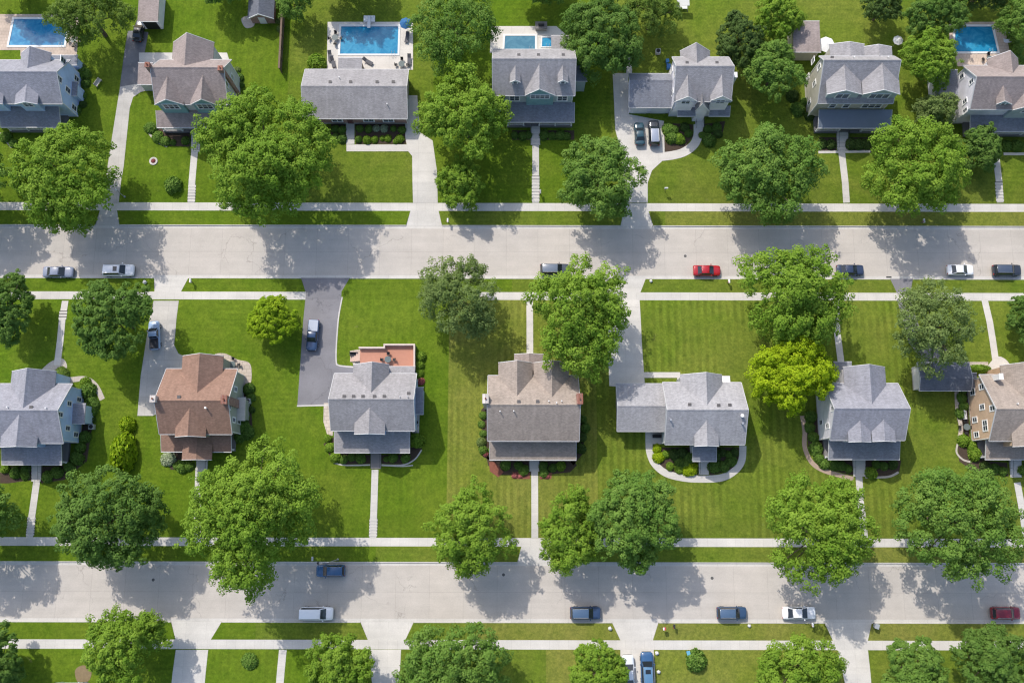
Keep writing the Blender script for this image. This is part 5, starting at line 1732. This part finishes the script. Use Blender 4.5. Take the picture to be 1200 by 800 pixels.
# red flag on the verge
w = place(775, 735)
t = empty('garden_flag', w, 'Small red and white flag on a stake right of the third bottom driveway', 'flag')
MB().tube((0, 0, 0), (0, 0, 1.5), .02, .02, 6).build('pole', M_steel, t)
MB().prism([(0, 1.5), (.5, 1.44), (.52, 1.0), (.05, 1.03)], -.2, .2, 'y').build('cloth', plain('flag_cloth', (.50, .06, .07), .8), t)
MB().prism([(.03, 1.508), (.25, 1.478), (.25, 1.3), (.05, 1.33)], -.205, .205, 'y').build('stripe', plain('flag_white', (.75, .75, .74), .8), t)
# lawn post
w = place(779, 224)
t = empty('lawn_post', w, 'Slim white sign post on the lawn below the curved upper walk', 'post')
MB().tube((0, 0, 0), (0, 0, 1.7), .05, .05, 8).build('post', M_wood, t)
MB().box(-.3, .3, -.07, .07, 1.2, 1.75).build('board', M_white, t, bevel=.02)
# garden ring with flowers
w = place(180, 189)
t = empty('flower_ring', w, 'Round ring of pale stones with red flowers on the upper left lawn', 'flower bed')
MB().lathe([(.72, 0), (.72, .14), (.42, .14), (.42, 0)], n=20).build('stone_ring', M_edge, t)
o = link('flowers', SHM[2], t, FM['flower_pink'], (0, 0, 0)); o.scale = (.42, .42, .35)
# round stone ornament on the bed by the drive
# hydrant
w = place(1042.5, 321.8)
t = empty('drain_grate', place(1042, 324.5), 'Dark storm drain grate in the top road gutter by the asphalt apron', 'drain')
t.location.z = ROADZ
MB().box(-.45, .45, -.12, .12, -.002, .012).build('grate', M_dark, t)

for lab, px, py in (('Round iron manhole cover in the shade at the left of the lower road', 179.5, 679), ('Round iron manhole cover in tree shade left of centre on the lower road', 590, 673),
                    ('Round iron manhole cover on the sunny right half of the lower road', 834.5, 677), ('Round iron manhole cover in the sunny middle of the top road', 803, 300)):
    t = empty('manhole_cover', Vector((*P(px, py, ROADZ).xy, ROADZ)), lab, 'manhole cover')
    MB().lathe([(.0, 0), (.25, 0), (.25, .014), (.0, .014)], n=20).build('lid', plain('cast_iron', (.10, .095, .09), .7), t)
    MB().lathe([(.255, 0), (.31, 0), (.31, .008), (.255, .008)], n=20).build('collar', M_edge, t)

# wooden play post / satellite dish / loungers near houses are too small to read; garden benches
def bench(label, px, py, rz, c):
    w = place(px, py, .4)
    t = empty('garden_bench', w, label, 'bench', None, R(rz))
    MB().box(-.75, .75, -.25, .25, .42, .47).build('seat', c, t)
    MB().box(-.75, .75, .24, .29, .47, .92).build('backrest', c, t)
    for sx in (-.65, .65): MB().box(sx - .04, sx + .04, -.22, .26, 0, .419).build('leg', c, t)


bench('White bench on the stone strip left of the peach-walled house', 1131, 486, 90, M_white)
patio_set('white round table beside the peach-walled house', 1133, 500)
bench('Pale bench on the bed strip right of the light blue house', 115, 97, 60, plain('pale_wood', (.5, .46, .4)))
bench('Dark bench in the breezeway nook beside the garage wing', 770, 511, 0, M_dark)
bench('Dark bench on the deck stairs landing beside the terracotta deck', 415, 415, 0, M_dark)
t = empty('swing_seat', place(799, 8, .6), 'White framed swing seat on the back lawn at the top edge', 'swing seat')
MB().box(-1.0, 1.0, -.35, .35, .45, .52).build('seat', M_white, t)
MB().box(-1.1, 1.1, -.6, .6, 1.9, 1.96).build('canopy', plain('swing_canvas', (.50, .50, .48)), t)
for sx in (-1.05, 1.05):
    for sy in (-.7, .7): MB().tube((sx, sy, 0), (sx, 0, 1.9), .03, .03, 6).build('leg', M_steel, t)
for lab, px, py in (('Grey air conditioning unit beside the sage wall of the brown-roofed house', 291, 470), ('Grey air conditioning unit behind the attached garage', 771, 61),
                    ('Grey air conditioning unit by the east wall of the pale blue house', 108, 500), ('Grey air conditioning unit on the slab right of the deck house', 488, 495)):
    t = empty('air_conditioner', place(px, py, .4), lab, 'air conditioner')
    MB().box(-.42, .42, -.42, .42, .05, .85).build('casing', plain('ac_metal', (.40, .41, .40), .5), t, bevel=.03)
    MB().lathe([(.0, .853), (.34, .853), (.34, .88), (.0, .88)], n=16).build('fan_grille', M_dark, t)

# ------------------------------------------------------------------ shrubs and hedges
shrub('Round bright green ball shrub on the lawn above the tall hedge', 149.5, 497.5, 21, 'lime', 1.3, 'ball_shrub')
shrub('Tall oval bright green hedge clump on the lawn left of the brown-roofed house', 145, 530, 22, 'lime', 2.0, 'hedge', dy=48)
shrub('Small loose shrub on the front lawn left of the steps on the top sidewalk', 202, 217, 17, 'mid', .9)
shrub('Lone green shrub beside the small blue bin on the bottom lawn', 816, 773, 19, 'mid', 1.1)
shrub('Small bright shrub in the lawn beside the first bottom driveway', 291, 774, 16, 'mid', .7)
shrub('Large yellow-green shrub at the left corner of the large pool deck', 371, 73, 21, 'bright')
shrub('Small yellow-green shrub touching the left corner of the large pool deck', 376, 77, 11, 'bright')
shrubs('Bright round shrub in the column right of the terracotta deck', 'shrubs beside the terracotta deck', [(492, 417, 11, 'bright'), (492, 428, 11, 'bright'), (491.5, 437, 10, 'bright')])
shrub('Large round bright shrub at the right end of the grey house porch', 488, 517, 15, 'bright')
shrubs('Bright shrub at the left end of the grey house porch', 'shrubs left of the grey house', [(383, 514, 10, 'bright'), (386, 523, 12, 'bright'), (393, 535, 13, 'bright')])
shrubs('Small dark shrub in the bed left of the deck house steps', 'shrubs left of the deck house steps', [(411, 536, 10), (423, 536, 10), (402, 538, 8)])
shrubs('Small dark shrub in the bed right of the deck house steps', 'shrubs right of the deck house steps', [(460, 536, 10), (475, 536, 11), (452, 537, 7)])
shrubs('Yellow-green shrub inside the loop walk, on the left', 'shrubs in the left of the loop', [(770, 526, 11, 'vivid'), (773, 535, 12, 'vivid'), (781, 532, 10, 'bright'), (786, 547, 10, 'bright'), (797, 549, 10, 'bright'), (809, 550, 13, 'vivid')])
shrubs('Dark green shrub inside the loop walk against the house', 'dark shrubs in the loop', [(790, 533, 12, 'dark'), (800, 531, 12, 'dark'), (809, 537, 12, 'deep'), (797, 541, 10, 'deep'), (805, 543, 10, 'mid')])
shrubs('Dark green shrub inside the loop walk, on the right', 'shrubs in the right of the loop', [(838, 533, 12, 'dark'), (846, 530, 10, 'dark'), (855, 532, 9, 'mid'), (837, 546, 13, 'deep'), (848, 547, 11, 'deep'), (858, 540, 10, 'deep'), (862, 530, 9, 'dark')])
shrubs('Dark shrub in the mulch left of the tan house walk', 'shrubs left of the tan house walk', [(593, 545, 10), (608, 545, 9, 'deep'), (613, 552, 11), (578, 528, 9)])
shrubs('Dark shrub in the mulch right of the tan house walk', 'shrubs right of the tan house walk', [(637, 545, 10, 'deep'), (657, 545, 10, 'bright'), (637, 553, 9), (648, 547, 8, 'deep')])
shrubs('Low shrub along the left wall of the tan-roofed house', 'shrubs along the left wall of the tan house', [(566, 487, 9), (565, 497, 9), (566, 507, 9), (565, 518, 10, 'olive'), (566, 527, 9)])
shrubs('Dark shrub along the right wall of the tan-roofed house', 'shrubs along the right wall of the tan house', [(684, 490, 10, 'deep'), (685, 500, 10, 'deep'), (682, 512, 9, 'dark'), (680, 525, 10, 'dark')])
shrub('Pink flowering shrub at the left corner of the tan house porch', 569, 531, 8, 'flower_pink', .7, 'flowering_shrub')
shrubs('Low pink flowers in the red mulch by the tan house walk', 'pink flowers by the tan house walk', [(603, 557, 6, 'flower_pink'), (609, 558, 6, 'flower_pink'), (636, 557, 5, 'flower_pink'), (641, 558, 5, 'flower_pink')], hz=.6)
shrubs('Leafy green shrub in the bed right of the pale blue house', 'shrubs right of the pale blue house', [(103, 457, 16), (106, 468, 16, 'mid'), (104, 480, 15), (110, 474, 11, 'deep'), (98, 449, 11, 'bright')])
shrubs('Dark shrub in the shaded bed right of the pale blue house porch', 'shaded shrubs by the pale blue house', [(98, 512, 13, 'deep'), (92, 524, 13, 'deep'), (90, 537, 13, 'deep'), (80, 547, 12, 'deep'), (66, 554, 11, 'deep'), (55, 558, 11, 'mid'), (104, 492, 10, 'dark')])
shrubs('Green shrub in front of the pale blue house porch, left of the steps', 'shrubs left of the pale blue house steps', [(5, 550, 13, 'bright'), (17, 553, 11), (27, 556, 10), (30, 549, 9, 'deep')])
shrub('Small olive shrub beside the stone patio of the pale blue house', 72, 438, 14, 'moss')
shrubs('Dark shrub along the right wall of the brown-roofed house', 'shrubs right of the brown house', [(290, 455, 11, 'deep'), (293, 466, 11, 'deep'), (284, 490, 12, 'deep'), (282, 500, 13, 'mid'), (290, 507, 12, 'deep'), (279, 511, 12, 'deep'), (294, 480, 10, 'dark')])
shrub('Pale grey ornamental shrub at the left corner of the brown house porch', 197, 538, 14, 'hydrangea', .7)
shrubs('Low green shrub in front of the brown house porch', 'shrubs before the brown house porch', [(212, 546, 11), (221, 547, 10), (205, 545, 9)])
shrubs('Leafy shrub in the bed left of the white twin-dormer house', 'shrubs left of the twin-dormer house', [(950, 500, 13, 'deep'), (954, 512, 13, 'mid'), (957, 524, 13, 'mid'), (961, 536, 13, 'mid'), (952, 488, 12, 'deep'), (967, 543, 11)])
shrubs('Dark shrub in front of the twin-dormer house porch, left of the steps', 'shrubs left of the twin-dormer steps', [(977, 545, 11, 'deep'), (987, 546, 11, 'deep'), (994, 549, 8)])
shrubs('Dark shrub in front of the twin-dormer house porch, right of the steps', 'shrubs right of the twin-dormer steps', [(1027, 544, 11, 'deep'), (1038, 545, 10, 'deep'), (1048, 544, 10, 'dark')])
shrub('Bright round shrub beside the front walk of the twin-dormer house', 1022, 555, 12, 'bright')
shrubs('Green shrub along the left wall of the peach-walled house', 'shrubs along the peach wall', [(1129, 466, 13, 'mid'), (1130, 476, 12, 'mid'), (1126, 485, 10), (1131, 457, 9)])
shrub('Long low yellow-green hedge behind the peach-walled house', 1146, 432, 27, 'bright', .5, 'hedge', dy=10)
shrubs('Bright shrub at the left corner of the peach house porch', 'shrubs at the peach house porch', [(1131, 515, 13, 'bright'), (1140, 522, 13, 'bright'), (1143, 532, 14, 'bright')])
shrubs('Dark shrub in the bed below the peach house porch', 'dark shrubs below the peach house porch', [(1157, 547, 11, 'dark'), (1166, 549, 11, 'deep'), (1176, 552, 12, 'mid'), (1199, 549, 10)])
shrubs('Dark shrub in the back row before the ranch house front', 'back row of shrubs at the ranch house', [(421, 150, 8), (431, 150, 8), (441, 150, 8, 'hydrangea'), (450, 150, 8, 'hydrangea'), (460, 150, 8), (471, 151, 9)])
shrubs('Round green shrub in the front row before the ranch house', 'front row of shrubs at the ranch house', [(420, 162, 8), (429, 162, 8, 'bright'), (439, 162, 8, 'bright'), (448, 161, 7, 'bright'), (455, 162, 8, 'bright'), (469, 162, 9, 'bright'), (463, 165, 6, 'bright')])
shrubs('Dark shrub left of the ranch house entrance path', 'shrubs left of the ranch entrance', [(393, 150, 9, 'deep'), (400, 151, 9), (392, 160, 9, 'deep'), (400, 161, 9, 'deep')])
shrubs('Green shrub in the corner bed of the taupe house porch', 'shrubs at the taupe house porch', [(177, 149, 11), (185, 160, 11), (193, 164, 10), (201, 166, 8, 'deep'), (216, 164, 9, 'deep'), (241, 160, 10, 'deep'), (246, 168, 9, 'deep')])
shrubs('Dark clipped shrub left of the steps of the centre-gable house', 'shrubs left of the centre-gable steps', [(603, 158, 10, 'deep'), (612, 158, 10, 'deep'), (619, 158, 9, 'deep')])
shrubs('Dark clipped shrub right of the steps of the centre-gable house', 'shrubs right of the centre-gable steps', [(638, 158, 10, 'deep'), (647, 158, 10, 'deep'), (656, 158, 10, 'deep'), (665, 158, 10, 'deep')])
shrubs('Shrub in the rounded bed right of the two parked cars', 'shrubs in the rounded bed by the cars', [(784, 151, 13, 'mid'), (791, 152, 10, 'mid'), (803, 148, 11, 'dark'), (788, 161, 13, 'mid'), (797, 163, 13, 'bright'), (808, 156, 9, 'deep')])
shrubs('Dark shrub right of the entrance walk of the three-gabled house', 'shrubs right of the three-gabled entrance', [(830, 151, 11, 'deep'), (840, 149, 11, 'deep'), (831, 163, 14, 'deep'), (842, 155, 10, 'dark'), (824, 158, 9)])
shrubs('Dark clipped shrub before the dark metal porch roof, left of the steps', 'shrubs left of the metal porch steps', [(964, 167, 11, 'dark'), (974, 168, 11, 'dark')])
shrubs('Dark clipped shrub before the dark metal porch roof, right of the steps', 'shrubs right of the metal porch steps', [(998, 168, 11, 'dark'), (1007, 168, 11, 'dark'), (1016, 168, 11, 'dark')])
shrubs('Dark shrub beside the porch of the upper right white house', 'shrubs at the upper right porch', [(1180, 170, 13, 'deep'), (1193, 170, 14, 'deep'), (1142, 158, 9, 'deep')])
shrubs('Shrub in the bed along the right wall of the upper left blue house', 'shrubs at the upper left blue house', [(98, 86, 13, 'mid'), (100, 97, 12, 'deep'), (92, 112, 14, 'deep'), (87, 127, 13, 'deep'), (96, 122, 10, 'dark'), (92, 76, 10, 'olive')])
shrubs('Low shrub below the porch of the upper left blue house', 'shrubs below the upper left porch', [(6, 160, 11, 'mid'), (14, 167, 9)])
shrubs('Small shrub by the right wall of the taupe-roofed house', 'shrubs right of the taupe house', [(276, 82, 9, 'olive'), (280, 90, 9, 'deep'), (281, 99, 10, 'deep')])
shrubs('Shrub beside the fence and shed at the top edge', 'shrubs by the shed', [(326, 24, 9, 'olive'), (327, 33, 8, 'olive')])
shrubs('Bushy shrub right of the right-hand pool', 'shrubs by the right-hand pool', [(1189, 45, 12), (1192, 58, 14, 'mid'), (1194, 70, 12, 'deep'), (1184, 33, 9)])
shrub('Pink flowering shrub on the right side of the deck house', 493.5, 446, 7, 'flower_pink', .8, 'flowering_shrub')
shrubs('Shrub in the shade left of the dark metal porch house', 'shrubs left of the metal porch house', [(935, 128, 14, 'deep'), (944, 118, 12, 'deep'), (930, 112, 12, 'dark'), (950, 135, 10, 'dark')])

# ------------------------------------------------------------------ light
EL, AZ = 47.0, None
sd = Vector((-0.52, 0.854, math.tan(R(EL)))).normalized()      # towards the sun
sun = bpy.data.objects.new('sun', bpy.data.lights.new('sun', 'SUN'))
COL.objects.link(sun)
sun.data.energy = 2.5
sun.data.angle = R(0.6)
sun.data.color = (1.0, 0.94, 0.86)
sun.rotation_euler = sd.to_track_quat('Z', 'Y').to_euler()
wd = bpy.data.worlds.new('World')
S.world = wd
wd.use_nodes = True
nt = wd.node_tree
bg = nt.nodes['Background']
sky = nt.nodes.new('ShaderNodeTexSky')
sky.sky_type = 'NISHITA'
sky.sun_disc = False
sky.sun_elevation = R(EL)
sky.sun_rotation = math.atan2(sd.x, sd.y)
sky.air_density = 1.0
sky.dust_density = 2.2
nt.links.new(sky.outputs[0], bg.inputs['Color'])
bg.inputs['Strength'].default_value = 0.15

S.view_settings.view_transform = 'Standard'
S.view_settings.look = 'None'
S.view_settings.gamma = 1
S.view_settings.use_curve_mapping = False
S.view_settings.exposure = 0.66
S.cycles.max_bounces = 6
S.cycles.diffuse_bounces = 3
S.cycles.glossy_bounces = 2
S.cycles.transmission_bounces = 3
S.cycles.transparent_max_bounces = 4
S.cycles.use_adaptive_sampling = True
S.cycles.adaptive_threshold = 0.008
S.cycles.use_denoising = True
S.cycles.denoising_input_passes = 'RGB_ALBEDO_NORMAL'
S.cycles.denoising_prefilter = 'ACCURATE'
S.cycles.denoiser = 'OPENIMAGEDENOISE'
S.cycles.filter_width = 1.25
